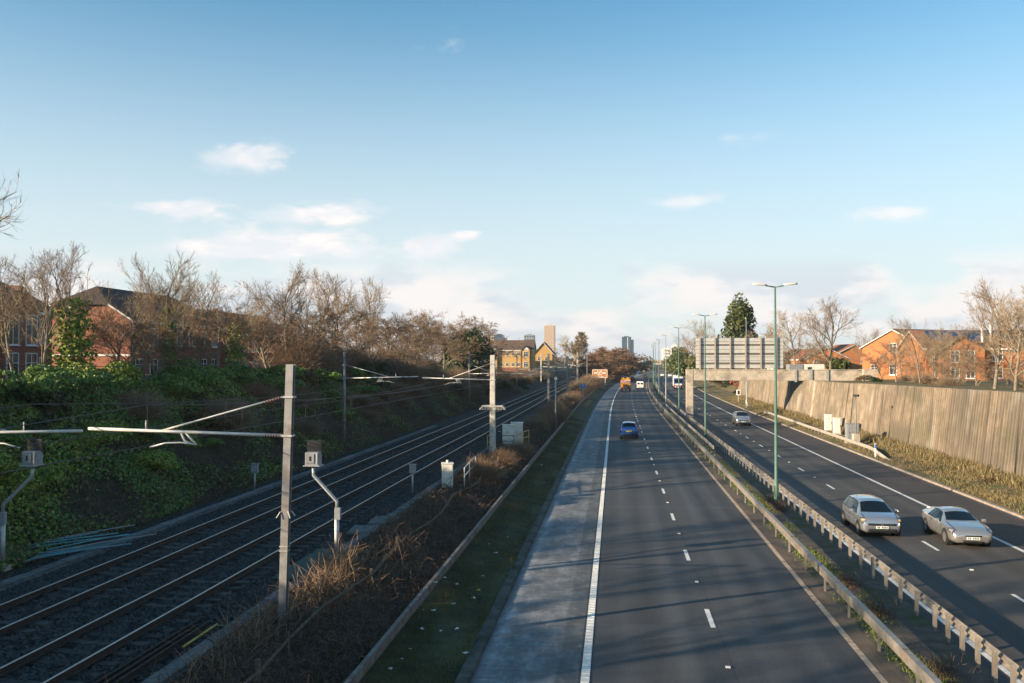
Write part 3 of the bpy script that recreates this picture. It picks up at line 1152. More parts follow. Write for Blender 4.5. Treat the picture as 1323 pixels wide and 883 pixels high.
Zc_top = at_y(379, 471, 23.5)[1]
m0 = mast('rusty steel H-section catenary mast nearest the camera among the dry canes', -8.95, 23.5, Zc_top, -5.6, 'steel', at_y(366, 563, 23.5)[1], at_y(366, 513, 23.5)[1], .205, .55, .028)
mb = MB()
for a in range(4):
    an = R(45 + 90 * a)
    mb.tube([(0.09, 0, 3.35), (0.09 + .16 * math.cos(an), .16 * math.sin(an), 3.35), (0.09 + .27 * math.cos(an), .27 * math.sin(an), 3.2)], .014, 6)
mb.build('anti_climb_spikes', M_TUBE, m0)
mast('catenary mast just outside the left edge, its pale cantilever reaching into view', -20.9, 23.9, 8.3, 5.9, 'steel', at_y(100, 557, 23.9)[1] - .14, 7.0, .24, .9)
m1 = mast('pale square concrete catenary mast with a spiked collar beside the white cabinets', -9.2, 67.2, at_y(641, 459, 67.2)[1], -5.4, 'concrete', at_y(637, 491, 67.2)[1], at_y(637, 470, 67.2)[1], .40, .6)
mb = MB()
for s in (-1, 1):
    mb.tube([(s * .2, -.22, 3.9), (s * .75, -.22, 3.9), (s * .95, -.22, 3.65)], .06, 8)
    mb.tube([(s * .2, .22, 3.9), (s * .75, .22, 3.9), (s * .95, .22, 3.65)], .06, 8)
    for k in range(5):
        mb.tube([(s * (.25 + .12 * k), -.24, 3.9), (s * (.25 + .12 * k), -.30, 3.62)], .022, 5)
mb.box((0, 0, 3.9), (.56, .56, .16))
mb.build('spiked_collar', M_CONCMAST, m1)
mast('slim grey catenary mast at the foot of the embankment, left of the pale concrete mast', -21.2, 68.8, at_y(445, 455, 68.8)[1], 5.9, 'tube', at_y(460, 489, 68.8)[1], at_y(460, 472, 68.8)[1], .22, .9)
mast('slim catenary mast on the left bank right of the slim grey mast', -21.6, 132, at_y(604, 454, 132)[1], 5.9, 'tube', 5.9, 7.3, .22, .9, detail=False)
mast('dark catenary mast in front of the yellow brick flats', -21.6, 197, at_y(666, 457, 197)[1], 5.9, 'tube', 5.9, 7.3, .22, .9, detail=False)
mast('pale catenary mast right of the yellow brick flats', -21.6, 262, at_y(696, 457, 262)[1], 5.9, 'concrete', 5.9, 7.3, .3, .9, detail=False)
mast('catenary mast on the left bank, sixth from the camera', -21.6, 330, 9.9, 5.9, 'tube', 5.9, 7.3, .22, .9, detail=False)
mast('catenary mast on the left bank, seventh from the camera', -21.6, 400, 10.2, 5.9, 'tube', 5.9, 7.3, .22, .9, detail=False)
mast('brown steel catenary mast third on the motorway side of the railway', -9.4, 127, at_y(709, 457, 127)[1], -5.4, 'steel', 5.9, 7.3, .30, .6, detail=False)
mast('dark catenary mast fourth on the motorway side of the railway', -9.4, 176, 8.7, -5.4, 'steel', 5.9, 7.3, .28, .6, detail=False)
mast('pale catenary mast fifth on the motorway side of the railway', -9.4, 224, 9.8, -5.4, 'concrete', 5.9, 7.3, .34, .6, detail=False)
mast('catenary mast sixth on the motorway side of the railway', -9.4, 300, 9.6, -5.4, 'steel', 5.9, 7.3, .28, .6, detail=False)
mast('catenary mast seventh on the motorway side of the railway', -9.4, 380, 9.6, -5.4, 'concrete', 5.9, 7.3, .34, .6, detail=False)
# lit bare pole by the verge barrier
px_, pz_ = at_y(718, 487, 98)
t = mast('plain pale pole standing in the brambles near the verge barrier', px_, 98, pz_, -1, 'tube', z0=.4, arms=False)
t['category'] = 'pole'
del t['group']
MB().box((0, .05, pz_ - .6), (.3, .25, .25)).build('cap_box', M_GALV, t)

# overhead wires
def wire(label, pts, r=.012, sag=0.0, group='overhead wires', n=10):
    mb = MB()
    for a, b in zip(pts, pts[1:]):
        a, b = Vector(a), Vector(b)
        q = []
        for k in range(n + 1):
            u = k / n
            p = a.lerp(b, u)
            p.z -= sag * 4 * u * (1 - u)
            q.append(p)
        mb.tube(q, r, 5, False)
    return tag(mb.build('overhead_wire', M_WIRE), label, 'wire', group)


SY = [-35, 23.5, 67.2, 128, 185, 245, 310, 390, 600]
for xc, nm in ((-12.65, 'the near track'), (-16.1, 'the far track')):
    wire('contact wire above ' + nm, [(xc + .2 * (-1) ** i, y, 5.62) for i, y in enumerate(SY)], .015)
    cw = wire('sagging catenary wire with droppers above ' + nm, [(xc + .2 * (-1) ** i, y, 6.75) for i, y in enumerate(SY)], .015, .55)
    for i in range(4):
        for k in range(1, 7):
            u = k / 7
            yy = SY[i] + (SY[i + 1] - SY[i]) * u
            xx = xc + .2 * (-1) ** i * (1 - 2 * u)
            MB().tube([(xx, yy, 5.63), (xx, yy, 6.75 - .55 * 4 * u * (1 - u))], .008, 4, False).build('dropper', M_WIRE, cw)
wire('thin earth wire strung between the left mast tops', [(-20.9, -30, 7.6), (-20.9, 23.9, 7.9), (-21.2, 68.8, 8.2), (-21.6, 132, 8.6), (-21.6, 197, 8.8), (-21.6, 262, 8.9)], .014, .35)
wire('thin earth wire strung between the motorway side masts', [(-8.9, 23.5, 6.9), (-9.2, 67.2, 7.4), (-9.4, 127, 7.9), (-9.4, 176, 8.0), (-9.4, 224, 8.2)], .011, .5)

# ------------------------------------------------------------------ offset-post signals
def signal(label, x, y, z0, top, kink, face):
    t = thing('railway_signal', label, 'signal', (x, y, z0), 0, 'bent-post signals beside the tracks')
    h = top - z0
    MB().tube([(0, 0, -.2), (0, 0, h * .44)], .085, 10).build('lower_post', M_GALV, t, True)
    MB().tube([(0, 0, h * .44), (0, 0, h * .5), (kink, 0, h * .72), (kink, 0, h * .80)], .06, 10).build('bent_post', M_GALV, t, True)
    MB().box((.07, -.10, h * .40), (.20, .14, .42)).build('junction_box', M_GREYBOX, t, bevel=.01)
    MB().box((0, 0, .05), (.42, .42, .22)).build('footing', M_CONC, t, bevel=.02)
    hd = MB().box((kink, 0, h * .80 + .26), (.50, .40, .48)).build('signal_head', M_GREYBOX, t, bevel=.03)
    MB().box((kink - .05, -.215, h * .80 + .28), (.30, .03, .34)).build('rear_door', M_GREYBOX, hd, bevel=.008)
    MB().box((kink - .05, -.24, h * .80 + .28), (.05, .02, .16)).build('door_handle', M_DARK, hd)
    MB().box((kink + .2, -.21, h * .80 + .28), (.03, .03, .36)).build('hinge', M_GALV, hd)
    MB().box((kink, .14, h * .80 + .66), (.52, .10, .46)).build('backboard', M_DARK, t, bevel=.01)
    MB().box((kink, .0, h * .80 + .02), (.6, .5, .03)).build('platform', M_GALV, t)
    return t


sx, sy = at_ground(435, 722, .95)
s_top = at_y(405, 572, sy)[1]
signal('grey signal on a bent post among the canes right of the steel mast', sx, sy, .9, s_top, at_y(405, 600, sy)[0] - sx, 1)
sx, sy = at_ground(3, 735, .95)
s_top = at_y(42, 568, sy)[1]
signal('grey signal on a bent post at the left edge beside the ivy bank', sx, sy, .9, s_top, at_y(42, 595, sy)[0] - sx, 1)


def post_box(label, px, py, z, h, w=.32, wide=.25):
    x, y = at_ground(px, py, z)
    t = thing('trackside_box', label, 'trackside box', (x, y, z))
    MB().tube([(0, 0, -.15), (0, 0, h - .4)], .045, 8).build('post', M_GALV, t, True)
    b = MB().box((0, 0, h - .22), (w, wide, .46)).build('box', M_GREYBOX, t, bevel=.015)
    MB().box((0, -.003, h + .02), (w + .05, wide + .06, .03)).build('lid', M_GREYBOX, b)
    mb = MB()
    for k in range(3):
        mb.box((-.08 + .08 * k, -wide / 2 - .006, h - .22), (.03, .012, .34))
    mb.build('vent_ribs', M_GALV, b)
    return t


post_box('small grey box on a post beside the near track, left of the white cabinet', 533, 637, .85, 1.5)
post_box('small grey box on a post at the foot of the bank, behind the steel mast', 329, 632, .9, 1.35, .36)


def cabinet(label, x, y, z, w, d, h, m, rz=0.0, doors=1, mark=False, knob=False):
    t = thing('equipment_cabinet', label, 'cabinet', (x, y, z), rz)
    b = MB().box((0, 0, h / 2), (w, d, h)).build('body', m, t, bevel=.02)
    MB().box((0, 0, h + .025), (w + .06, d + .06, .05)).build('roof', m, t, bevel=.01)
    MB().box((0, 0, -.08), (w + .1, d + .1, .2)).build('plinth', M_CONC, t)
    for k in range(doors):
        ww = w / doors
        dd = MB().box((-w / 2 + ww * (k + .5), -d / 2 - .01, h * .5), (ww - .06, .02, h - .12)).build('door', m, t, bevel=.006)
        MB().box((-w / 2 + ww * (k + .85), -d / 2 - .035, h * .5), (.03, .03, .16)).build('handle', M_DARK, dd)
        if mark:
            MB().box((-w / 2 + ww * (k + .4), -d / 2 - .024, h * .68), (.2, .006, .12)).build('warning_plate', M_YELLOW, dd)
    if knob:
        MB().tube([(0, 0, h + .04), (0, 0, h + .2)], .07, 8).build('vent_cowl', m, t)
    return t


x, y = at_ground(578, 632, .85)
cabinet('narrow white cabinet with a cowl at the bramble edge', x, y, .8, .62, .6, 1.45, M_WHITECAB, .2, 1, knob=True)
x, y = at_ground(657, 576, .9)
cabinet('larger white cabinet with yellow plate beside the concrete mast', x, y, .85, 1.0, .7, 1.75, M_WHITECAB, .1, 1, True)
cabinet('second white cabinet standing behind the one with the yellow plate', x + .55, y + 1.3, .85, 1.0, .7, 1.85, M_WHITECAB, .1, 1)


def handrail(label, pts, z, h, m, r=.03):
    t = thing('handrail', label, 'handrail', (pts[0][0], pts[0][1], z))
    p0 = Vector((pts[0][0], pts[0][1], 0))
    P = [Vector((a, b, 0)) - p0 for a, b in pts]
    for hh in (h, h * .55):
        MB().tube([p + Vector((0, 0, hh)) for p in P], r, 8).build('rail', m, t, True)
    for p in P:
        MB().tube([p - Vector((0, 0, .2)), p + Vector((0, 0, h))], r, 8).build('post', m, t, True)
    return t


handrail('yellow handrail right of the white cabinets', [(x + .9, y - 1.2), (x + 1.1, y + 1.2), (x + 1.4, y + 3.0)], .8, 1.15, M_YELLOW)
handrail('yellow handrail between the concrete mast and the track', [(x - 1.3, y - 3.2), (x - 1.2, y - 1.6), (x - 1.1, y)], .85, 1.1, M_YELLOW)
handrail('grey handrail in front of the white cabinets', [(x - .4, y - 1.5), (x + .6, y - 1.4)], .85, 1.0, M_DARK, .025)
hx, hy = at_ground(600, 628, .9)
handrail('pale handrail running back from the narrow white cabinet', [(hx, hy), (hx - .2, hy + 3), (hx - .3, hy + 6)], .85, 1.05, M_TUBE)

# low rail fence through the brambles
fence = thing('rail_fence', 'low weathered rail fence half buried in the brambles', 'fence', (-8.0, 15, .6))
FP = [(-8.1 + .15 * math.sin(i * 1.3), 15 + 2.3 * i) for i in range(26)]
M_OLDWOOD = mat('weathered_wood', (.07, .055, .04), (.15, .115, .08), rough=.95, scale=5, bump=.01)
for i, (a, b) in enumerate(FP):
    zz = bramble_z(a, b)
    MB().box((a + 8.0, b - 15, zz - .6 + .18), (.10, .10, .80)).build('post', M_OLDWOOD, fence)
    if i < len(FP) - 1:
        c, d = FP[i + 1]
        MB().tube([(a + 8.0 + .06, b - 15, zz - .6 + .42 + .1 * math.sin(i * 2.1)), (c + 8.0 + .06, d - 15 - .02, bramble_z(c, d) - .6 + .42 + .1 * math.sin(i * 2.1 + 2.1))], .04, 6).build('rail', M_OLDWOOD, fence)

# slab covers beside the near track
x, y = at_ground(470, 685, .95)
for i, (dx, dy, rz) in enumerate(((0, 0, .1), (.3, 2.2, .05))):
    o = MB().box((0, 0, 0), (1.1, 1.6, .10)).build('concrete_slab', M_TROUGH, None, loc=(x + dx, y + dy, .96), bevel=.01)
    o.rotation_euler.z = rz
    tag(o, ('flat concrete slab beside the near track, closer to the bent-post signal', 'flat concrete slab beside the near track, farther from the signal')[i], 'slab')
x, y = at_ground(410, 735, .95)
o = MB().box((0, 0, 0), (.9, 4.5, .05)).build('walkway_panel', mat('green_grp', (.03, .06, .05), (.05, .09, .07), rough=.8, scale=5), None, loc=(-10.15 + .55 - .9, y + .6, .99))
tag(o, 'dark green walkway panel beside the steel mast', 'panel')

# bundle of teal pipes at the foot of the bank
for i in range(11):
    x0, y0 = at_ground(30 + 5 * (i % 7), 728 - 2.5 * (i // 2) + random.uniform(-3, 3), 1.0)
    L_ = random.uniform(2.6, 4.4)
    a = R(58 + random.uniform(-13, 9))
    o = MB().tube([(0, 0, 0), (L_ * math.cos(a) * .5, L_ * math.sin(a) * .5, .05), (L_ * math.cos(a), L_ * math.sin(a), .05 * i / 7)], .022, 8).build('plastic_pipe', M_TEAL if i % 5 else M_GREYBOX, None, True, loc=(x0, y0, 1.05 + .03 * i))
    tag(o, ('teal plastic pipe in the bundle below the ivy bank' if i % 5 else 'grey plastic pipe among the teal pipes'), 'pipe', 'loose pipes at the foot of the bank')

# wall-side cabinets, camera mast and marker posts
def wall_cab(label, px0, px1, py, h, m, d=.7, doors=1):
    x0, y0 = at_ground(px0, py, .4)
    x1, y1 = at_ground(px1, py, .4)
    return cabinet(label, (x0 + x1) / 2, y0, .38, abs(x1 - x0), d, h, m, 0, doors)


wall_cab('narrow white roadside cabinet at the foot of the wall, left one', 1066, 1074, 556, 1.7, M_WHITECAB)
wall_cab('white roadside cabinet with yellow tag at the foot of the wall', 1077, 1085, 560, 1.6, M_WHITECAB)
wall_cab('wide ribbed grey roadside cabinet at the foot of the wall', 1093, 1108, 570, 1.6, M_GREYBOX, .8, 4)
cx_, cy_ = at_ground(1106, 572, .4)
t = thing('camera_mast', 'slim pole with a drooping head standing by the grey roadside cabinet', 'pole', (cx_, cy_, .3))
ch = at_y(1106, 512, cy_)[1] - .3
MB().tube([(0, 0, 0), (0, 0, ch)], [.07, .045], 8).build('pole', M_MAST, t, True)
MB().box((.0, -.15, ch + .05), (.22, .55, .2), .6).build('head', M_DARK, t, bevel=.02)
MB().box((0, 0, .45), (.6, .6, .95)).build('base', M_CONC, t, bevel=.03)


def marker(label, px, py, h, m1_, m2_, w=.12):
    x, y = at_ground(px, py, .15)
    t = thing('marker_post', label, 'marker post', (x, y, .1))
    MB().box((0, 0, h / 2), (w, .04, h)).build('post', m1_, t)
    MB().box((0, -.03, h * .8), (w * .8, .02, h * .3)).build('plate', m2_, t)
    return t


marker('white marker post with a blue plate behind the ramped barrier end', 1131, 590, 1.1, M_WHITE, M_BLUESIGN)
x, y = at_ground(954, 520, .2)
t = thing('roadside_sign', 'small white backed sign on a post on the far right verge', 'sign', (x, y, .1))
MB().tube([(0, 0, 0), (0, 0, 2.3)], .05, 8).build('post', M_GALV, t)
MB().box((0, -.06, 1.9), (.75, .03, 1.0)).build('plate', M_WHITE, t)
MB().box((0.05, -.08, 1.9), (.4, .015, .7)).build('inner_panel', M_DARK, t)


def road_sign(label, px0, px1, py0, py1, y, m, zg=.3, posts=1, lines=(), border=True):
    x0, z1 = at_y(px0, py0, y)
    x1, z0 = at_y(px1, py1, y)
    w, h = x1 - x0, z1 - z0
    t = thing('road_sign', label, 'sign', ((x0 + x1) / 2, y, zg))
    pl = MB().box((0, 0, (z0 + z1) / 2 - zg), (w, .04, h)).build('plate', m, t, bevel=.01)
    zc = (z0 + z1) / 2 - zg
    if border:
        b = w * .03
        for (cx, cz, ww, hh) in ((0, zc + h / 2 - b, w - b, b), (0, zc - h / 2 + b, w - b, b), (-w / 2 + b, zc, b, h - 2 * b), (w / 2 - b, zc, b, h - 2 * b)):
            MB().box((cx, -.024, cz), (ww, .006, hh)).build('border', M_WHITE, pl)
    for k, (cx, dz, ww, hh) in enumerate(lines):          # lettering too small to read: pale word strokes
        MB().box((cx * w, -.024, zc + dz * h), (ww * w, .008, hh * h)).build('lettering', M_WHITE, pl)
    for k in range(posts):
        xx = 0 if posts == 1 else (-w * .35 + w * .7 * k)
        MB().tube([(xx, .06, -.3), (xx, .06, z1 - zg - .05)], .06 if w < 2.5 else .09, 8).build('post', M_GALV, t)
    return t


road_sign('brown sign with pale lettering above the shrubs left of the orange lorry', 765, 785, 477.5, 488.5, 285, M_BROWNSIGN, .5, 2,
          ((-.14, .27, .06, .13), (.06, .27, .12, .12), (-.26, .08, .22, .13), (-.03, .08, .14, .13), (.25, .08, .26, .13), (-.08, -.14, .14, .12), (.08, -.14, .08, .12), (-.02, -.34, .5, .05)))
road_sign('small square blue sign with a pale marking by the verge barrier', 750, 756.3, 496, 502, 178, M_BLUESIGN, .3, 1, ((0, .12, .16, .42),))
road_sign('upright blue sign left of the wide blue sign', 804, 807.5, 482, 487.5, 420, M_BLUESIGN, 0, 1, ((0, .1, .2, .5),))
road_sign('wide dark blue direction sign beyond the red car', 808.5, 818, 479.5, 484, 440, M_BLUESIGN, 0, 2, ((-.2, .15, .3, .2), (.2, -.1, .3, .2)))
road_sign('upright bright blue sign right of the wide blue sign', 823.5, 826, 480, 484.5, 460, M_BLUESIGN, 0, 1, ())

# ------------------------------------------------------------------ vehicles
M_SILVER = mat('silver_paint', (.47, .50, .53), rough=.22, metal=.75, coat=1.0, spec=.5)
M_CHAMP = mat('warm_silver_paint', (.55, .53, .50), rough=.22, metal=.75, coat=1.0, spec=.5)
M_BLUECAR = mat('blue_paint', (.02, .09, .32), rough=.3, metal=.3, coat=.9, spec=.5)
M_REDCAR = mat('red_paint', (.50, .02, .02), rough=.3, coat=.8)
M_WHITECAR = mat('white_paint', (.75, .75, .74), rough=.35, coat=.6)
M_DARKCAR = mat('dark_grey_paint', (.03, .035, .04), rough=.3, metal=.3, coat=.9)
M_ORANGE = mat('orange_lorry_paint', (.75, .30, .015), (.68, .25, .015), rough=.45, scale=3, coat=.3)
M_CARGLASS = mat('car_glass', (.004, .008, .011), rough=.05, spec=.45)
M_TYRE = mat('tyre', (.016, .016, .017), rough=.85)
M_RIM = mat('alloy_rim', (.55, .54, .52), rough=.3, metal=.8)
M_LIGHT = mat('headlight_lens', (.045, .045, .048), rough=.12, spec=.6)
M_LENS = mat('lamp_lens', (.50, .50, .50), rough=.15, metal=.6, spec=.6)
M_AMBER = mat('indicator_lens', (.75, .30, .04), rough=.15, emit=((1, .45, .1), .25))
M_TAIL = mat('tail_light', (.50, .012, .015), rough=.12, spec=.8)
M_PLATE_W = mat('plate_white', (.78, .78, .74), rough=.5)
M_PLATE_Y = mat('plate_yellow', (.80, .58, .04), rough=.5)

#         y     zb   zs   zt    w    wt
HATCH = [(-1.98, .42, .82, .88, .70, .60), (-1.93, .30, .93, 1.00, .79, .68), (-1.84, .24, .97, 1.16, .84, .64), (-1.64, .2, .98, 1.40, .87, .575),
         (-1.35, .19, .97, 1.455, .885, .57), (-.6, .18, .95, 1.485, .89, .58), (.05, .18, .93, 1.47, .89, .57), (.42, .18, .925, 1.40, .89, .575),
         (.85, .18, .93, 1.20, .89, .66), (1.27, .18, .93, 1.01, .885, .75), (1.5, .18, .91, .98, .885, .76), (1.80, .19, .85, .92, .875, .76),
         (1.95, .2, .79, .86, .85, .73), (2.04, .21, .73, .80, .81, .68), (2.09, .24, .65, .71, .75, .62), (2.12, .30, .58, .62, .68, .55)]
COUPE = [(-2.20, .44, .80, .88, .66, .56), (-2.14, .32, .90, .97, .76, .66), (-1.95, .26, .92, 1.02, .82, .66), (-1.55, .2, .92, 1.10, .86, .60),
         (-1.1, .18, .90, 1.25, .88, .54), (-.55, .16, .88, 1.325, .88, .53), (-.1, .16, .86, 1.32, .88, .53), (.2, .16, .85, 1.25, .88, .54),
         (.6, .16, .85, 1.08, .88, .62), (.98, .16, .85, .93, .88, .72), (1.35, .17, .83, .90, .88, .73), (1.75, .18, .77, .84, .87, .72),
         (2.0, .19, .69, .76, .83, .67), (2.12, .21, .61, .68, .77, .60), (2.18, .25, .55, .60, .70, .54), (2.20, .30, .50, .54, .65, .5)]


def scale_prof(p, ky, kz, kw):
    return [(a * ky, .1 + (b - .1) * 1.0 + 0, c * kz, d * kz, e * kw, f * kw) for a, b, c, d, e, f in p]


SUV = [(a, b + .06, c * 1.13, d * 1.12, e * 1.02, f * 1.06) for a, b, c, d, e, f in HATCH]


def car(label, x, y, rz, prof, paint, style='hatch', detail=True, plate_chars=True, wheel_r=.315, lights=None):
    t = thing('car', label, 'car', (x, y, .03), rz)
    A = np.array(prof)
    ys_f = A[:, 0]

    def params(yy):
        return [np.interp(yy, ys_f, A[:, k]) for k in range(1, 6)]

    def sec(yy):
        zb, zs, zt, w, wt = params(yy)
        cab = min(max((zt - zs - .1) / .3, 0), 1)
        tz = .035 + .02 * cab
        return [(0, zb), (.80 * w, zb), (.955 * w, zb + .10), (w, zb * .45 + zs * .55), (.975 * w, zs - .015), (wt * 1.0, zt - tz), (wt * .55, zt - .008), (0, zt + .008)]

    def surf(yy, s, side, off=0.0):
        P = sec(yy)
        i = min(int(s), 6)
        u = s - i
        # rounded corners
        a, b = P[i], P[i + 1]
        px, pz = a[0] + (b[0] - a[0]) * u, a[1] + (b[1] - a[1]) * u
        nx_, nz_ = (b[1] - a[1]), -(b[0] - a[0])
        L = math.hypot(nx_, nz_) or 1
        return (side * (px + off * nx_ / L), yy, pz + off * nz_ / L)
    step = .06 if detail else .16
    yl = sorted(set([round(v, 4) for v in np.arange(ys_f[0], ys_f[-1], step)] + [float(v) for v in ys_f]))
    sl = [0, .5, 1, 1.5, 2, 2.5, 3, 3.5, 4, 4.33, 4.66, 5, 5.5, 6, 6.5, 7]
    mb = MB()
    ring = [(s, 1) for s in sl] + [(s, -1) for s in sl[-2:0:-1]]
    for yy in yl:
        for (s, sd) in ring:
            mb.v.append(surf(yy, s, sd))
    n = len(ring)
    for i in range(len(yl) - 1):
        for k in range(n):
            a, b = i * n + k, i * n + (k + 1) % n
            mb.f.append((a, b, b + n, a + n))
    mb.f.append(tuple(range(n)))
    mb.f.append(tuple((len(yl) - 1) * n + k for k in range(n))[::-1])
    body = fix_normals(mb.build('body', paint, t, True))
    body.data.shade_smooth() if hasattr(body.data, 'shade_smooth') else None
    md = body.modifiers.new('edge', 'EDGE_SPLIT')
    md.split_angle = R(50)

    def patch(name, m, f0, f1, s0, s1, side, parent=None, off=.010, ny=28, ns=9):
        """f0/f1: y limits as functions of s; side 0 = across both sides (s up to 7)"""
        mb = MB()
        grid = []
        if side == 0:
            ss = [(s0 + (7 - s0) * k / ns, 1) for k in range(ns + 1)] + [(7 - (7 - s0) * k / ns, -1) for k in range(1, ns + 1)]
        else:
            ss = [(s0 + (s1 - s0) * k / ns, side) for k in range(ns + 1)]
        for (s, sd) in ss:
            a, b = f0(s), f1(s)
            grid.append([surf(a + (b - a) * j / ny, s, sd, off) for j in range(ny + 1)])
        for r in grid:
            mb.v += r
        for i in range(len(grid) - 1):
            for j in range(ny):
                a = i * (ny + 1) + j
                mb.f.append((a, a + 1, a + ny + 2, a + ny + 1))
        return fix_normals(mb.build(name, m, parent or t, True))
    lin = lambda a, b: (lambda s: a + (b - a) * (s - 4.1) / .8)
    if style == 'coupe':
        WS, RW = (.24, .94), (-1.75, -1.0)
        sides = [((-.95, -.80), (-.10, -.16)), ((-.02, -.08), (.72, .22))]
    else:
        WS, RW = (.41, 1.22), (-1.87, -1.61)
        sides = [((-1.62, -1.42), (-1.02, -1.02)), ((-.96, -.96), (-.05, -.08)), ((.02, -.01), (1.0, .40))]
    patch('windscreen', M_CARGLASS, lambda s: WS[0], lambda s: WS[1] - .10 * (6.9 - min(s, 6.9)) / 2, 5.12, 7, 0)
    patch('rear_window', M_CARGLASS, lambda s: RW[0] + .0, lambda s: RW[1], 5.15, 7, 0)
    for sd in (1, -1):
        patch('window_trim', M_DARK, lin(sides[0][0][0] - .06, sides[0][0][1] - .05), lin(sides[-1][1][0] + .06, sides[-1][1][1] + .04), 4.04, 4.95, sd, None, .005)
        patch('bonnet_seam', M_DARK, lambda s: WS[1] + .04, lambda s: ys_f[-1] - .16, 5.05, 5.16, sd, None, .004, 20, 1)
        patch('sill_trim', M_DARK, lambda s: -.85, lambda s: .85, 1.7, 2.1, sd, None, .006, 6, 3)
        for (a, b) in sides:
            patch('side_window', M_CARGLASS, lin(*a), lin(*b), 4.12, 4.86, sd)
        fy = ys_f[-1]
        if style == 'coupe':
            hl = patch('headlight', M_DARK, lambda s: fy - .52 + .12 * (s - 3.6), lambda s: fy - .10 - .05 * (s - 3.6), 3.6, 4.9, sd)
            patch('lens', M_LENS, lambda s: fy - .42 + .10 * (s - 3.6), lambda s: fy - .13 - .05 * (s - 3.6), 3.8, 4.7, sd, hl, .016)
        else:
            hl = patch('headlight', M_DARK, lambda s: fy - .44 + .14 * (s - 3.4), lambda s: fy - .06, 3.45, 4.9, sd)
            patch('lens', M_LENS, lambda s: fy - .33 + .12 * (s - 3.4), lambda s: fy - .10, 3.6, 4.6, sd, hl, .016)
            if lights:
                patch('indicator', M_AMBER, lambda s: fy - .14, lambda s: fy - .07, 4.0, 4.8, sd, hl, .020)
        patch('tail_light', M_TAIL, lambda s: ys_f[0] + .035, lambda s: ys_f[0] + .20, 3.55, 4.2 if style != 'coupe' else 4.05, sd)
        # mirrors
        zs = np.interp(.72, ys_f, A[:, 2])
        wm = np.interp(.72, ys_f, A[:, 4])
        MB().box((sd * (wm + .10), .66, zs + .07), (.19, .11, .14)).build('mirror', paint, t, bevel=.035)
        if detail:
            for yy in ((-.98, .78) if style != 'coupe' else (-.55, .85)):
                mbs = MB()
                pts = [surf(yy, s, sd, .003) for s in (2.2, 3, 4, 4.1)]
                pts2 = [surf(yy + .022, s, sd, .004) for s in (2.2, 3, 4, 4.1)]
                mbs.add(pts + pts2, [(i, i + 1, i + 5, i + 4) for i in range(3)])
                mbs.build('door_seam', M_DARK, t)
            patch('door_handle', M_DARK if style == 'coupe' else paint, lambda s: -.30 if style != 'coupe' else -.48, lambda s: -.12 if style != 'coupe' else -.32, 3.72, 3.86, sd, None, .02, 2, 2)
    # wheels with arches
    wb = (-1.28, 1.32) if style != 'coupe' else (-1.22, 1.36)
    for yy in wb:
        for sd in (1, -1):
            w = np.interp(yy, ys_f, A[:, 4])
            arch = MB()
            na = 20
            R0 = wheel_r + .055
            pts = [(sd * (w + .004), yy + R0 * math.cos(a), wheel_r + R0 * math.sin(a)) for a in [2 * math.pi * k / na for k in range(na)]]
            arch.add(pts + [(sd * (w - .25), p[1], p[2]) for p in pts], [tuple(range(na))] + [(k, (k + 1) % na, na + (k + 1) % na, na + k) for k in range(na)])
            arch.build('wheel_arch', M_DARK, t)
            wh = MB()
            seg = 22
            prof_w = [(-.10, .20), (-.10, wheel_r - .03), (-.07, wheel_r), (.07, wheel_r), (.10, wheel_r - .03), (.10, wheel_r - .11), (.085, .19)]
            for k in range(seg):
                a = 2 * math.pi * k / seg
                wh.v += [(sd * (w - .085 + px), yy + r * math.cos(a), wheel_r + r * math.sin(a)) for px, r in prof_w]
            q = len(prof_w)
            for k in range(seg):
                for j in range(q - 1):
                    a, b = k * q + j, ((k + 1) % seg) * q + j
                    wh.f.append((a, b, b + 1, a + 1))
            wheel = fix_normals(wh.build('wheel', M_TYRE, t, True))
            rim = MB()
            rr = wheel_r - .10
            for k in range(7):
                a = 2 * math.pi * k / 7
                da = .17
                rim.add([(sd * (w + .013), yy + r * math.cos(a + d), wheel_r + r * math.sin(a + d)) for r, d in ((.05, -.5), (rr, -da), (rr, da), (.05, .5))], [(0, 1, 2, 3)])
            for k in range(24):
                a, b = 2 * math.pi * k / 24, 2 * math.pi * (k + 1) / 24
                rim.add([(sd * (w + .015), yy + r * math.cos(c), wheel_r + r * math.sin(c)) for r, c in ((rr - .025, a), (rr + .02, a), (rr + .02, b), (rr - .025, b))], [(0, 1, 2, 3)])
            rim.add([(sd * (w + .007), yy + rr * math.cos(2 * math.pi * k / 16), wheel_r + rr * math.sin(2 * math.pi * k / 16)) for k in range(16)], [tuple(range(16))])
            rim.build('rim', M_RIM if detail else M_DARK, wheel)
    fy, ry = ys_f[-1], ys_f[0]

    def curved_bar(name, m, ycap, sgn, z, h, hw, parent=None, depth=.03, off=.012, n=8):
        """bar hugging the rounded nose or tail"""
        mb = MB()
        for k in range(n + 1):
            u = -1 + 2 * k / n
            xx = u * hw
            # find y on the body at this x and z
            lo, hi = ycap - sgn * .5, ycap
            for _ in range(18):
                md_ = (lo + hi) / 2
                P = sec(md_)
                Wd = 0
                for i in range(7):
                    z0, z1 = P[i][1], P[i + 1][1]
                    if min(z0, z1) <= z <= max(z0, z1) and abs(z1 - z0) > 1e-6:
                        Wd = max(Wd, P[i][0] + (P[i + 1][0] - P[i][0]) * (z - z0) / (z1 - z0))
                if Wd > abs(xx):
                    lo = md_
                else:
                    hi = md_
            yb = lo + sgn * off
            mb.v += [(xx, yb - sgn * depth, z - h / 2), (xx, yb, z - h / 2), (xx, yb, z + h / 2), (xx, yb - sgn * depth, z + h / 2)]
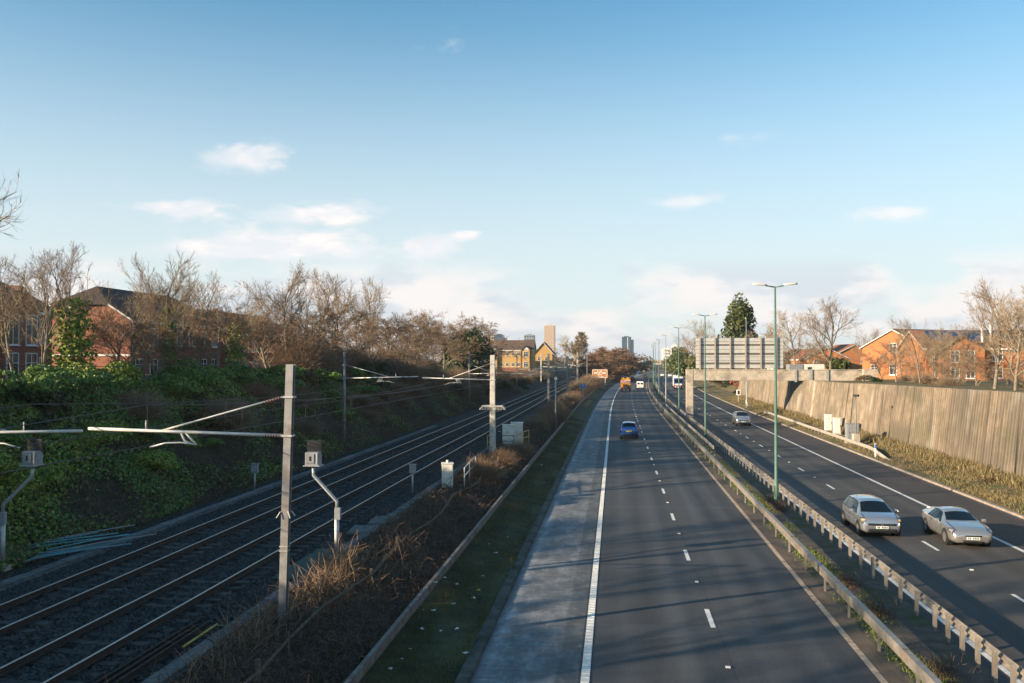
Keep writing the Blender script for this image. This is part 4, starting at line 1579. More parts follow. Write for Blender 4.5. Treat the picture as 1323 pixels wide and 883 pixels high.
        for k in range(n):
            for j in range(4):
                a, b = k * 4 + j, k * 4 + (j + 1) % 4
                mb.f.append((a, b, b + 4, a + 4))
        mb.f += [(0, 1, 2, 3), tuple(n * 4 + j for j in (3, 2, 1, 0))]
        return fix_normals(mb.build(name, m, parent or t, True))
    k_ = 1.0 if style != 'suv' else 1.13
    if style == 'coupe':
        curved_bar('grille', M_DARK, fy, 1, .51, .055, .34)
        curved_bar('lower_intake', M_DARK, fy, 1, .27, .12, .44, n=10)
        for sd in (1, -1):
            MB().box((sd * .62, fy - .13, .31), (.18, .12, .10)).build('fog_light', M_DARK, t, bevel=.02)
        MB().box((0, fy + .02, .415), (.52, .02, .11)).build('number_plate', M_PLATE_W, t)
        zp, yp = .415, fy + .032
        MB().tube([(-.56, ry + .22, 1.04), (0, ry + .18, 1.07), (.56, ry + .22, 1.04)], .03, 6).build('rear_spoiler', paint, t, True)
        for sd in (1, -1):
            MB().box((sd * .5, ry + .22, 1.0), (.05, .1, .1)).build('spoiler_leg', paint, t)
    else:
        curved_bar('grille', M_DARK, fy, 1, .585 * k_, .095, .62, n=14)
        curved_bar('lower_intake', M_DARK, fy, 1, .32 * k_, .15, .64, n=14)
        MB().box((0, fy + .02, .46 * k_), (.52, .02, .11)).build('number_plate', M_PLATE_W, t)
        zp, yp = .46 * k_, fy + .032
        bd = MB()
        for k in range(16):
            a, b = 2 * math.pi * k / 16, 2 * math.pi * (k + 1) / 16
            bd.add([(r * math.cos(c), fy + .025, .60 * k_ + r * math.sin(c)) for r, c in ((.045, a), (.062, a), (.062, b), (.045, b))], [(0, 1, 2, 3)])
        bd.add([(-.035, fy + .025, .63 * k_), (-.02, fy + .025, .63 * k_), (0, fy + .025, .585 * k_), (.02, fy + .025, .63 * k_), (.035, fy + .025, .63 * k_), (0, fy + .025, .56 * k_)], [(0, 1, 2, 3, 4, 5)])
        bd.build('badge', M_RIM, t)
    if plate_chars and detail:
        mbp = MB()
        for k in range(7):
            if k == 4:
                continue
            mbp.box((-.20 + k * .066, yp, zp), (.04, .004, .07))
        mbp.build('plate_characters', M_DARK, t)['kind'] = 'stuff'
    MB().box((0, ry - .015, .70 * k_ if style != 'coupe' else .62), (.52, .02, .11)).build('rear_plate', M_PLATE_Y, t)
    curved_bar('rear_bumper', M_DARK if style != 'coupe' else paint, ry, -1, .42 * k_, .12, .62, n=8)
    MB().box((0, 0, .30), (1.2, 3.4, .22)).build('underbody', M_DARK, t)
    return t


x, y = at_ground(1133, 690)
car('silver hatchback approaching in the median-side lane of the far carriageway', 11.85, y + .9, math.pi, [(a * .94, b_, c, d_, e, f_) for a, b_, c, d_, e, f_ in HATCH], M_SILVER, lights=True)
x, y = at_ground(1252, 704)
car('warm silver coupe with a rear spoiler approaching in the outer lane', 15.05, y + 1.25, math.pi - .02, COUPE, M_CHAMP, 'coupe', wheel_r=.32)
x, y = at_ground(966, 551)
car('small silver SUV farther up the far carriageway, beyond the tall lamp post', 15.3, y + 2.0, math.pi, SUV, M_SILVER, 'suv', wheel_r=.35)
x, y = at_ground(813, 568)
car('blue hatchback driving away alone in the nearside lane', 1.35, y + 2.0, 0, SUV, M_BLUECAR, 'suv', wheel_r=.34)
FAR = [(820, 492.5, 0, SUV, M_REDCAR, 'suv', 'red car driving away ahead of the white van', 0),
       (833, 489, 0, HATCH, M_DARKCAR, 'hatch', 'dark small car driving away beyond the red car', 0),
       (832.5, 481, 0, SUV, M_WHITECAR, 'suv', 'pale car driving away below the far blue signs', 0),
       (839.5, 481, 0, HATCH, M_SILVER, 'hatch', 'silver car driving away below the far blue signs, right one', 0),
       (836.5, 484.5, 0, HATCH, M_DARKCAR, 'hatch', 'tiny dark car far ahead in the overtaking lane', 0),
       (832, 477.5, 0, HATCH, M_DARKCAR, 'hatch', 'tiny dark car just before the far overbridge', 0),
       (870.5, 503, math.pi, HATCH, M_SILVER, 'hatch', 'silver car approaching left of the gantry leg', 0),
       (866, 499.5, math.pi, SUV, M_DARKCAR, 'suv', 'dark car approaching just behind the silver one', 0),
       (859, 487, math.pi, SUV, M_WHITECAR, 'suv', 'white car approaching far up the opposite carriageway, left one', 0),
       (867, 487.5, math.pi, SUV, M_WHITECAR, 'suv', 'white car approaching far up the opposite carriageway, right one', 0)]
for (px, py, rz, pr, m, stl, lb, _) in FAR:
    x, y = at_ground(px, py)
    x0 = x - bend(y)
    lanes = (1.1, 4.7) if rz == 0 else (11.6, 15.2)
    xl = min(lanes, key=lambda v: abs(v - x0))
    if abs(xl - x0) > 2.2:
        xl = x0
    car(lb, xl + bend(y), y + 2, rz - math.atan2(bend(y + 5) - bend(y), 5), pr, m, stl, False, False, .33)


def wheel_simple(parent, x, y, r, w):
    MB().tube([(x - w / 2, y, r), (x + w / 2, y, r)], r, 18).build('wheel', M_TYRE, parent, True)


# orange gritting lorry seen from behind
x, y = at_ground(810, 507)
t = thing('lorry', 'orange gritting lorry seen from behind in the nearside lane', 'lorry', (1.3 + bend(y), y, .03), -math.atan2(bend(y + 5) - bend(y), 5))
MB().prism([(-1.05, 1.15), (1.05, 1.15), (1.25, 2.1), (1.25, 2.95), (-1.25, 2.95), (-1.25, 2.1)], 'y', .9, 5.6).build('hopper', M_ORANGE, t, bevel=.05)
MB().prism([(-1.2, 2.95), (1.2, 2.95), (.75, 3.3), (-.75, 3.3)], 'y', 1.0, 5.5).build('hopper_cover', M_ORANGE, t)
MB().box((0, .72, 2.55), (2.3, .08, .62)).build('chevron_board', M_WHITE, t)
mb = MB()
for k in range(-3, 4):
    mb.add([(k * .33 - .07, .67, 2.28), (k * .33 + .07, .67, 2.28), (k * .33 + .07 - .14 * (1 if k < 0 else -1), .67, 2.82), (k * .33 - .07 - .14 * (1 if k < 0 else -1), .67, 2.82)], [(0, 1, 2, 3)])
mb.build('chevron_stripes', M_REDCAR, t)
MB().box((0, .45, 1.25), (.9, .7, 1.3)).build('spreader_chute', M_DARK, t, bevel=.05)
MB().tube([(0, .2, .45), (0, .2, .55)], .42, 16).build('spinner_disc', M_DARK, t)
MB().box((0, .85, .95), (2.4, .12, .28)).build('rear_bar', M_DARK, t)
for s in (-1, 1):
    MB().box((s * .95, .76, .98), (.34, .06, .2)).build('tail_light', M_TAIL, t)
    MB().box((s * .9, .80, 1.6), (.5, .1, .75)).build('rear_panel', M_ORANGE, t, bevel=.02)
    MB().box((s * .55, 1.0, 3.42), (.34, .2, .16)).build('beacon', M_AMBER, t, bevel=.03)
    for yy in (1.9, 3.2, 6.6):
        wheel_simple(t, s * 1.0, yy, .5, .35)
MB().box((0, 3.9, .85), (.9, 6.8, .3)).build('chassis', M_DARK, t)
MB().box((0, 6.75, 1.75), (2.4, 1.9, 2.1)).build('cab', M_ORANGE, t, bevel=.08)

# white van
x, y = at_ground(829.5, 503.5)
t = thing('van', 'white van driving away in the overtaking lane beside the lorry', 'van', (4.9 + bend(y), y, .03), -math.atan2(bend(y + 5) - bend(y), 5))
prof_v = [(-.95, .35), (.95, .35), (.97, 1.1), (.88, 1.9), (.78, 2.12), (-.78, 2.12), (-.88, 1.9), (-.97, 1.1)]
MB().prism(prof_v, 'y', 0, 3.7).build('body', M_WHITECAR, t, bevel=.06)
MB().prism([(3.6, .35), (5.1, .4), (5.1, 1.0), (4.5, 1.15), (3.9, 1.95), (3.6, 2.1)], 'x', -.92, .92).build('bonnet_and_cab', M_WHITECAR, t, bevel=.05)
for s in (-1, 1):
    d = MB().box((s * .46, -.03, 1.12), (.86, .03, 1.5)).build('rear_door', M_WHITECAR, t, bevel=.02)
    MB().box((s * .44, -.055, 1.55), (.62, .02, .45)).build('window', M_CARGLASS, d)
    MB().box((s * .90, -.05, 1.0), (.12, .04, .6)).build('tail_light', M_TAIL, t)
    for yy in (.9, 4.2):
        wheel_simple(t, s * .85, yy, .34, .24)
MB().box((-.35, -.06, .85), (.5, .02, .12)).build('number_plate', M_PLATE_Y, t)
MB().box((0, -.08, .42), (1.9, .16, .16)).build('rear_bumper', M_DARK, t)

# recovery truck behind the gantry leg: red, white and blue
x, y = at_ground(884, 503)
t = thing('lorry', 'red white and blue lorry approaching half hidden behind the gantry leg', 'lorry', (15.2 + bend(y), y, .03), math.pi - math.atan2(bend(y + 5) - bend(y), 5))
MB().box((0, -1.2, 1.7), (2.4, 2.0, 2.5)).build('cab', M_BLUECAR, t, bevel=.1)
MB().box((0, -.17, 2.15), (2.1, .05, .9)).build('windscreen', M_CARGLASS, t)
MB().box((0, -.15, .85), (2.35, .12, .7)).build('bumper', M_REDCAR, t, bevel=.04)
MB().box((0, -.07, 1.25), (1.9, .06, .35)).build('grille', M_WHITE, t)
MB().box((0, -5.5, 2.2), (2.5, 6.4, 2.9)).build('box_body', M_WHITECAR, t, bevel=.05)
for s in (-1, 1):
    MB().box((s * .85, -.06, .9), (.35, .06, .2)).build('headlight', M_LIGHT, t)
    for yy in (-1.3, -6.5, -7.6):
        wheel_simple(t, s * 1.0, yy, .5, .3)
x, y = at_ground(827, 474.5)
t = thing('lorry', 'tiny orange lorry below the left end of the far overbridge', 'lorry', (1.3 + bend(y * .8), y * .8, .03))
MB().box((0, 3, 2.0), (2.4, 6, 2.4)).build('box_body', M_ORANGE, t, bevel=.05)
MB().box((0, 7, 1.6), (2.4, 1.8, 2.0)).build('cab', M_ORANGE, t, bevel=.1)
for s in (-1, 1):
    for yy in (1, 7):
        wheel_simple(t, s, yy, .5, .3)

# ------------------------------------------------------------------ buildings
def window(parent, x, y, z, w, h, axis, m_frame=M_WHITE, mull=1, sill=True):
    """axis 'y-': on a wall facing -y ; 'x+': facing +x ; 'x-': facing -x. z = centre"""
    def P(u, v, d):
        return {'y-': (x + u, y - d, z + v), 'x+': (x + d, y + u, z + v), 'x-': (x - d, y - u, z + v)}[axis]

    def sz(a, b, d):
        return (a, d, b) if axis == 'y-' else (d, a, b)
    f = .07 * max(1, w / 1.2)
    fr = MB()
    for (u, v, a, b) in ((0, h / 2, w, f), (0, -h / 2, w, f), (-w / 2, 0, f, h), (w / 2, 0, f, h)):
        fr.box(P(u, v, .035), sz(a + (f if a == w else 0), b, .07))
    for k in range(mull):
        fr.box(P(-w / 2 + w * (k + 1) / (mull + 1), 0, .035), sz(f * .8, h, .06))
    fr.box(P(0, h * .18, .035), sz(w, f * .7, .055))
    o = fr.build('window', m_frame, parent)
    MB().box(P(0, 0, .012), sz(w - f, h - f, .02)).build('pane', M_GLASS, o)
    if sill:
        MB().box(P(0, -h / 2 - f, .07), sz(w + .2, .07, .14)).build('sill', m_frame, o)
    return o


def gable_block(t, w, l, zb, ze, zr, m_wall, m_roof, along='y', over=.35, half_hip=0.0, m_barge=M_WHITE):
    """block centred on origin, ridge along axis; w = across the ridge, l = along it"""
    hw, hl = w / 2, l / 2
    poly = [(-hw, zb), (hw, zb), (hw, ze), (0, zr - .12), (-hw, ze)]
    hh = ze + (zr - ze) * (1 - half_hip)
    if half_hip:
        kx = hw * half_hip
        poly = [(-hw, zb), (hw, zb), (hw, ze), (kx, hh - .12), (-kx, hh - .12), (-hw, ze)]
    if along == 'y':
        MB().prism(poly, 'y', -hl, hl).build('wall', m_wall, t)
    else:
        MB().prism(poly, 'x', -hl, hl).build('wall', m_wall, t)
    mb = MB()
    sl = (zr - ze) / hw
    ex = hw + over
    ez = ze - over * sl
    for s in (-1, 1):
        rl = hl + over
        ridge_l = rl - (half_hip * hw * 1.0 if half_hip else 0)
        top = .16
        if half_hip:
            kx = hw * half_hip
            pts = [(s * ex, -rl, ez), (s * ex, rl, ez), (s * kx, rl, hh), (0, ridge_l, zr), (0, -ridge_l, zr), (s * kx, -rl, hh)]
        else:
            pts = [(s * ex, -rl, ez), (s * ex, rl, ez), (0, rl, zr), (0, -rl, zr)]
        n = len(pts)
        vs = pts + [(p[0], p[1], p[2] + top) for p in pts]
        mb.add(vs, [tuple(range(n)), tuple(range(2 * n - 1, n - 1, -1))] + [(i, (i + 1) % n, n + (i + 1) % n, n + i) for i in range(n)])
    if half_hip:
        for e in (-1, 1):
            kx = hw * half_hip
            mb.add([(-kx, e * rl, hh), (kx, e * rl, hh), (0, e * ridge_l, zr), (-kx, e * rl, hh + .16), (kx, e * rl, hh + .16), (0, e * ridge_l, zr + .16)],
                   [(0, 1, 2), (3, 4, 5), (0, 1, 4, 3)])
    if along == 'x':
        mb.v = [(p[1], p[0], p[2]) for p in mb.v]
    roof = fix_normals(mb.build('roof', m_roof, t))
    # fascia boards and gutters
    for s in (-1, 1):
        b = MB()
        if along == 'y':
            b.box((s * (ex - .02), 0, ez - .03), (.08, l + 2 * over, .2))
        else:
            b.box((0, s * (ex - .02), ez - .03), (l + 2 * over, .08, .2))
        b.build('fascia', m_barge, roof)
        for e in (-1, 1):
            b = MB()
            q0 = Vector((s * ex, e * (hl + over - .03), ez))
            q1 = Vector((s * (hw * half_hip), e * (hl + over - .03), hh)) if half_hip else Vector((0, e * (hl + over - .03), zr))
            if along == 'x':
                q0, q1 = Vector((q0.y, q0.x, q0.z)), Vector((q1.y, q1.x, q1.z))
            b.tube([q0, q1], .09, 4)
            b.build('bargeboard', m_barge, roof)
    return roof


# red brick flats on the left
hA = thing('brick_house', 'red brick flats with a sunlit clipped gable end behind the ivy bank', 'house', (-46.6, 83, 6.2))
gable_block(hA, 9.2, 18, -1, 5.4, 8.3, M_BRICK_RED, M_ROOF_DARK, 'y', .35, .58)
MB().box((0, -9.02, 2.2), (9.2, .05, .16)).build('string_course', M_WHITE, hA)
for k in range(7):
    for z in (1.1, 3.9):
        window(hA, 4.6, -7.6 + k * 2.5, z, 1.3, 1.5, 'x+', mull=1)
MB().tube([(4.7, -8.85, -1), (4.7, -8.85, 5.3)], .06, 8).build('drainpipe', M_WHITE, hA)
hC = thing('brick_house', 'lower dark roofed brick flats partly hidden behind the bare trees left of centre', 'house', (-47, 106, 6.0))
gable_block(hC, 9.2, 22, -1, 5.0, 7.6, M_BRICK_RED, M_ROOF_BROWN, 'y', .35, .4)
for k in range(8):
    for z in (1.1, 3.7):
        window(hC, 4.6, -9.2 + k * 2.6, z, 1.3, 1.5, 'x+')
hB = thing('brick_house', 'red brick flats with tall white windows at the left edge', 'house', (-46.6, 53.5, 6.2))
gable_block(hB, 9.2, 19, -1, 5.4, 8.1, M_BRICK_RED, M_ROOF_BROWN, 'y', .35, .5)
for k in range(7):
    for z in (1.1, 3.9):
        window(hB, 4.6, -7.9 + k * 2.6, z, 1.5, 1.7, 'x+', mull=2)
cg = MB()
cg.prism([(3.0, -1), (6.8, -1), (6.8, 5.6), (4.9, 7.0), (3.0, 5.6)], 'x', 2.0, 5.4)
cg.build('projecting_bay', M_BRICK_RED, hB)
for (u, z) in ((3.9, 1.2), (5.9, 1.2), (3.9, 3.9), (5.9, 3.9)):
    window(hB, 5.4, u, z, 1.2, 2.1, 'x+', mull=1)
hD = thing('brick_house', 'long low brown roofed house far behind the bare trees in the middle left', 'house', (-58, 150, 5.2))
gable_block(hD, 10, 40, -1, 4.6, 7.4, M_BRICK_RED, M_ROOF_BROWN, 'y')
for k in range(10):
    window(hD, 5.0, -17 + k * 3.7, 3.2, 1.4, 1.3, 'x+')

# yellow brick flats by the railway
Yf = 300
fx0, fzr = at_y(630, 440, Yf)
fx1, fze = at_y(688, 452, Yf)
fzb = at_y(660, 485, Yf)[1]
w_ = fx1 - fx0
fl_ = thing('apartment_block', 'yellow brick flats with two white gables beside the railway', 'apartment block', ((fx0 + fx1) / 2, Yf, fzb))
Hh = fze - fzb
gable_block(fl_, 11, w_, -2, Hh, fzr - fzb, M_BRICK_YELLOW, M_ROOF_BROWN, 'x', .4)
fl_.children[0].location.y = 5.5
for c in list(fl_.children)[1:]:
    c.location.y = 5.5
MB().box((0, -.03, Hh * .12), (w_ + .1, .1, Hh * .36)).build('red_brick_base', M_BRICK_RED, fl_)
for s in (-1, 1):
    gx = s * w_ * .36
    gw = w_ * .16
    MB().prism([(gx - gw / 2, -1), (gx + gw / 2, -1), (gx + gw / 2, Hh), (gx, Hh + gw * .45), (gx - gw / 2, Hh)], 'y', -1.0, 1.5).build('gable_bay', M_BRICK_YELLOW, fl_)
    rb = MB()
    for q in (-1, 1):
        rb.add([(gx + q * (gw / 2 + .4), -1.4, Hh - .3), (gx + q * (gw / 2 + .4), 4.5, Hh - .3), (gx, 4.5, Hh + gw * .5), (gx, -1.4, Hh + gw * .5),
                (gx + q * (gw / 2 + .4), -1.4, Hh - .1), (gx + q * (gw / 2 + .4), 4.5, Hh - .1), (gx, 4.5, Hh + gw * .5 + .2), (gx, -1.4, Hh + gw * .5 + .2)],
               [(0, 1, 2, 3), (4, 5, 6, 7), (0, 3, 7, 4), (0, 1, 5, 4)])
    fix_normals(rb.build('gable_roof', M_ROOF_DARK, fl_))
    MB().prism([(gx - gw * .42, Hh + .02), (gx + gw * .42, Hh + .02), (gx, Hh + gw * .42)], 'y', -1.06, -1.0).build('white_gable_panel', M_WHITE, fl_)
    for z in (.42, .82):
        window(fl_, gx, -1.0, Hh * z, gw * .6, Hh * .2, 'y-', mull=1)
    MB().tube([(gx - s * gw * .7, -.12, 0), (gx - s * gw * .7, -.12, Hh)], .09, 6).build('drainpipe', M_DARK, fl_)
for k in range(4):
    for z in (.42, .84):
        window(fl_, w_ * (-.19 + .127 * k), -.0, Hh * z, w_ * .06, Hh * .15, 'y-')
f2x0, f2zr = at_y(692, 443, Yf + 25)
f2x1, f2ze = at_y(715, 456, Yf + 25)
f2zb = at_y(700, 487, Yf + 25)[1]
f2 = thing('apartment_block', 'second yellow brick block with a white bargeboard right of the flats', 'apartment block', ((f2x0 + f2x1) / 2, Yf + 25, f2zb))
gable_block(f2, f2x1 - f2x0, 12, -2, (f2ze - f2zb), f2zr - f2zb, M_BRICK_YELLOW, M_ROOF_DARK, 'y', .5)
for u in (-.2, .2):
    for z in (.35, .75):
        window(f2, u * (f2x1 - f2x0), -6.0, z * (f2ze - f2zb), 1.2, 1.3, 'y-')


def tower(label, px0, px1, py, y, m, depth, cols, rows, m_win, step=None, band=None):
    x0, z1 = at_y(px0, py, y)
    x1, _ = at_y(px1, py, y)
    w = x1 - x0
    t = thing('tower_block', label, 'tower block', ((x0 + x1) / 2, y, 0), 0, 'distant buildings on the skyline')
    MB().box((0, depth / 2, z1 / 2), (w, depth, z1)).build('wall', m, t)
    MB().box((0, depth / 2, z1 + .6), (w * .5, depth * .5, 1.2)).build('plant_room', m, t)
    if step:
        MB().box((w / 2 + w * .14, depth / 2 + 1, (z1 - step) / 2), (w * .28, depth, z1 - step)).build('wing', m, t)
    gz = z1 / rows
    for r in range(max(0, rows - 14), rows):
        for c in range(cols):
            MB().box((-w / 2 + w * (c + .5) / cols, -.03, gz * (r + .45)), (w / cols * .6, .1, gz * .5)).build('window', m_win, t)
    if band:
        MB().box((w * .12, -.1, z1 * .5), (w * .08, .3, z1 * .98)).build('pale_band', band, t)
    return t


M_PALEBAND = mat('pale_cladding', (.55, .55, .52), rough=.8)
tower('tall tan tower block on the skyline above the railway', 703, 716.5, 421, 1150, M_TOWER_TAN, 14, 5, 17, mat('tan_tower_windows', (.28, .20, .15), rough=.4))
tower('dark blue glass tower on the skyline above the motorway', 803.5, 815.5, 435.5, 1300, M_TOWER_BLUE, 18, 5, 14, mat('tower_blue_windows', (.02, .045, .08), rough=.1), 4.0, M_PALEBAND)
tower('low dark tower behind the left end of the yellow flats', 638.5, 650, 433, 1000, M_TOWER_BLUE, 14, 4, 10, M_GLASS, 3.0)
tower('grey stepped tower behind the right end of the yellow flats', 677, 690, 433, 1000, mat('grey_tower', (.20, .23, .25), rough=.5), 14, 4, 10, M_GLASS)
tower('pale stone block left of the low dark tower', 627, 638, 434.5, 1010, M_TOWER_TAN, 12, 3, 8, M_GLASS)
tower('pale office block with banded floors right of the far lamp posts', 856, 868, 451, 900, mat('pale_office', (.60, .57, .52), rough=.8), 16, 1, 6, mat('office_band', (.25, .25, .26), rough=.3))
tower('blank white block beside the pale office', 868.3, 878, 447, 905, mat('white_block', (.66, .65, .62), rough=.8), 16, 2, 5, M_PALEBAND)

# far overbridge carrying blue signs
by = 650
bx0 = at_y(815, 470, by)[0]
bx1 = at_y(864, 470, by)[0]
z_t, z_b = at_y(840, 467.3, by)[1], at_y(840, 471.5, by)[1]
br = thing('overbridge', 'far concrete overbridge crossing the motorway with blue signs on it', 'bridge', ((bx0 + bx1) / 2, by, 0))
wB = bx1 - bx0
MB().box((0, 3, (z_t + z_b) / 2), (wB + 30, 9, z_t - z_b)).build('deck', M_CONC, br)
MB().box((0, -1.3, z_t + .5), (wB + 30, .2, 1.0)).build('parapet', M_CONC, br)
for px in (838, 859):
    xx = at_y(px, 470, by)[0] - (bx0 + bx1) / 2
    MB().box((xx, 3, z_b / 2), (1.2, 5, z_b)).build('pier', M_CONC, br)
for (p0, p1, q0, q1) in ((830, 840, 466.6, 469.2), (831.3, 843, 469.3, 471.7)):
    a, zz1 = at_y(p0, q0, by - 1.6)
    b, zz0 = at_y(p1, q1, by - 1.6)
    MB().box(((a + b) / 2 - (bx0 + bx1) / 2, -1.7, (zz0 + zz1) / 2), (b - a, .1, zz1 - zz0)).build('sign_panel', mat('bright_blue_sign', (.03, .30, .55), rough=.4), br)

# right side: orange brick school-like range with solar panels
rz_b = R(-8)
rb_x, rb_z = at_y(1250, 428, 125)
rngb = thing('brick_building', 'long orange brick building with solar panels on its roof behind the wall', 'building', (53.5, 125, 5.2), R(-3))
gable_block(rngb, 13, 28, -1, 4.3, rb_z - 5.2, M_BRICK_ORANGE, M_ROOF_RED, 'x', .4)
for k in range(8):
    for z in (1.2, 3.3):
        window(rngb, -12.4 + k * 3.4, -6.5, z, 1.2, 1.35, 'y-')
sol = MB()
slope = math.atan2((rb_z - 5.2) - 4.3, 6.5)
pan = MB().box((0, 0, 0), (1.6, 1.0, .05)).mesh('solar_panel', M_SOLAR)
for i in range(14):
    for j in range(4):
        yy = -1.2 - j * 1.02
        zz = (rb_z - 5.2) - abs(yy) * math.tan(slope) + .32
        inst(pan, 'solar_panel', rngb, (-12 + i * 1.66, yy, zz), (slope, 0, 0))
for gx in (-10, -1, 8):
    MB().prism([(gx - 2.6, -1), (gx + 2.6, -1), (gx + 2.6, 4.1), (gx, 5.6), (gx - 2.6, 4.1)], 'y', -7.6, -3).build('gable_bay', M_BRICK_ORANGE, rngb)
    rbm = MB()
    for q in (-1, 1):
        rbm.add([(gx + q * 3.0, -7.9, 3.85), (gx + q * 3.0, -2.5, 3.85), (gx, -2.5, 5.65), (gx, -7.9, 5.65), (gx + q * 3.0, -7.9, 4.03), (gx + q * 3.0, -2.5, 4.03), (gx, -2.5, 5.83), (gx, -7.9, 5.83)],
                [(0, 1, 2, 3), (4, 5, 6, 7), (0, 3, 7, 4), (0, 1, 5, 4)])
    fix_normals(rbm.build('gable_roof', M_ROOF_BROWN, rngb))
    for u in (-.9, .9):
        for z in (1.2, 3.2):
            window(rngb, gx + u, -7.6, z, 1.0, 1.4, 'y-')
for k in range(2):
    MB().tube([(-7 + k * 1.0, -5.5, 5.0), (-7 + k * 1.0, -5.5, 7.4)], .16, 8).build('flue', M_WHITE, rngb)
wing = thing('brick_building', 'gabled orange brick wing left of the solar roof behind the wall', 'building', (50.9, 147.2, 5.2), R(-53))
gable_block(wing, 11, 24, -1, 4.7, 7.3, M_BRICK_ORANGE, M_ROOF_BROWN, 'y', .3)
for u in (-3.3, 0, 3.3):
    window(wing, u, -12.0, 1.3, 1.2, 1.5, 'y-')
window(wing, 0, -12.0, 4.6, 1.2, 1.3, 'y-')
for (px, py, y, w, l, ze, zr, rz, m, r, lb) in (
        (1040, 452, 205, 9, 12, 5, 8, .3, M_BRICK_ORANGE, M_ROOF_RED, 'orange brick house with a red roof right of the gantry sign'),
        (1068, 450, 190, 8, 10, 5, 7.8, -.2, M_BRICK_ORANGE, M_ROOF_BROWN, 'orange brick house with a brown roof behind the spreading bare tree'),
        (1092, 446, 215, 9, 12, 6, 9, .1, M_BRICK_ORANGE, M_ROOF_RED, 'orange brick house just left of the gabled wing'),
        (1015, 455, 230, 8, 10, 5.5, 8.5, .15, mat('cream_render', (.62, .57, .48), rough=.9), M_ROOF_BROWN, 'cream rendered house behind the right edge of the gantry sign')):
    hx_, hz_ = at_y(px, py, y)
    t = thing('brick_house', lb, 'house', (hx_, y, 4.6), rz)
    k = (hz_ - 4.6) / zr
    gable_block(t, w, l, -1, ze * k, zr * k, m, r, 'y', .3)
    for u in (-2, 2):
        for z in (.25, .72):
            window(t, u, -l / 2, ze * k * z, 1.2, 1.2, 'y-')
# containers on the terrace behind the beam
for (p0, p1, q0, q1, m, lb) in ((1019, 1038, 471, 482, M_GREYBOX, 'blue grey site container on the terrace behind the gantry beam'), (1039, 1065, 471, 482, M_WHITECAB, 'white site container on the terrace behind the gantry beam')):
    a, z1 = at_y(p0, q0, 140)
    b, z0 = at_y(p1, q1, 140)
    t = thing('site_container', lb, 'container', ((a + b) / 2, 141, z0 - .6))
    w, h = b - a, z1 - z0 + .6
    MB().box((0, 0, h / 2), (w, 2.4, h)).build('body', m, t, bevel=.03)
    mb = MB()
    for k in range(int(w / .25)):
        mb.box((-w / 2 + .15 + k * .25, -1.215, h / 2), (.1, .03, h - .15))
    mb.build('corrugation', m, t)
    if m is M_WHITECAB:
        MB().box((-w * .25, -1.25, h * .6), (.6, .03, .7)).build('window', M_GLASS, t)

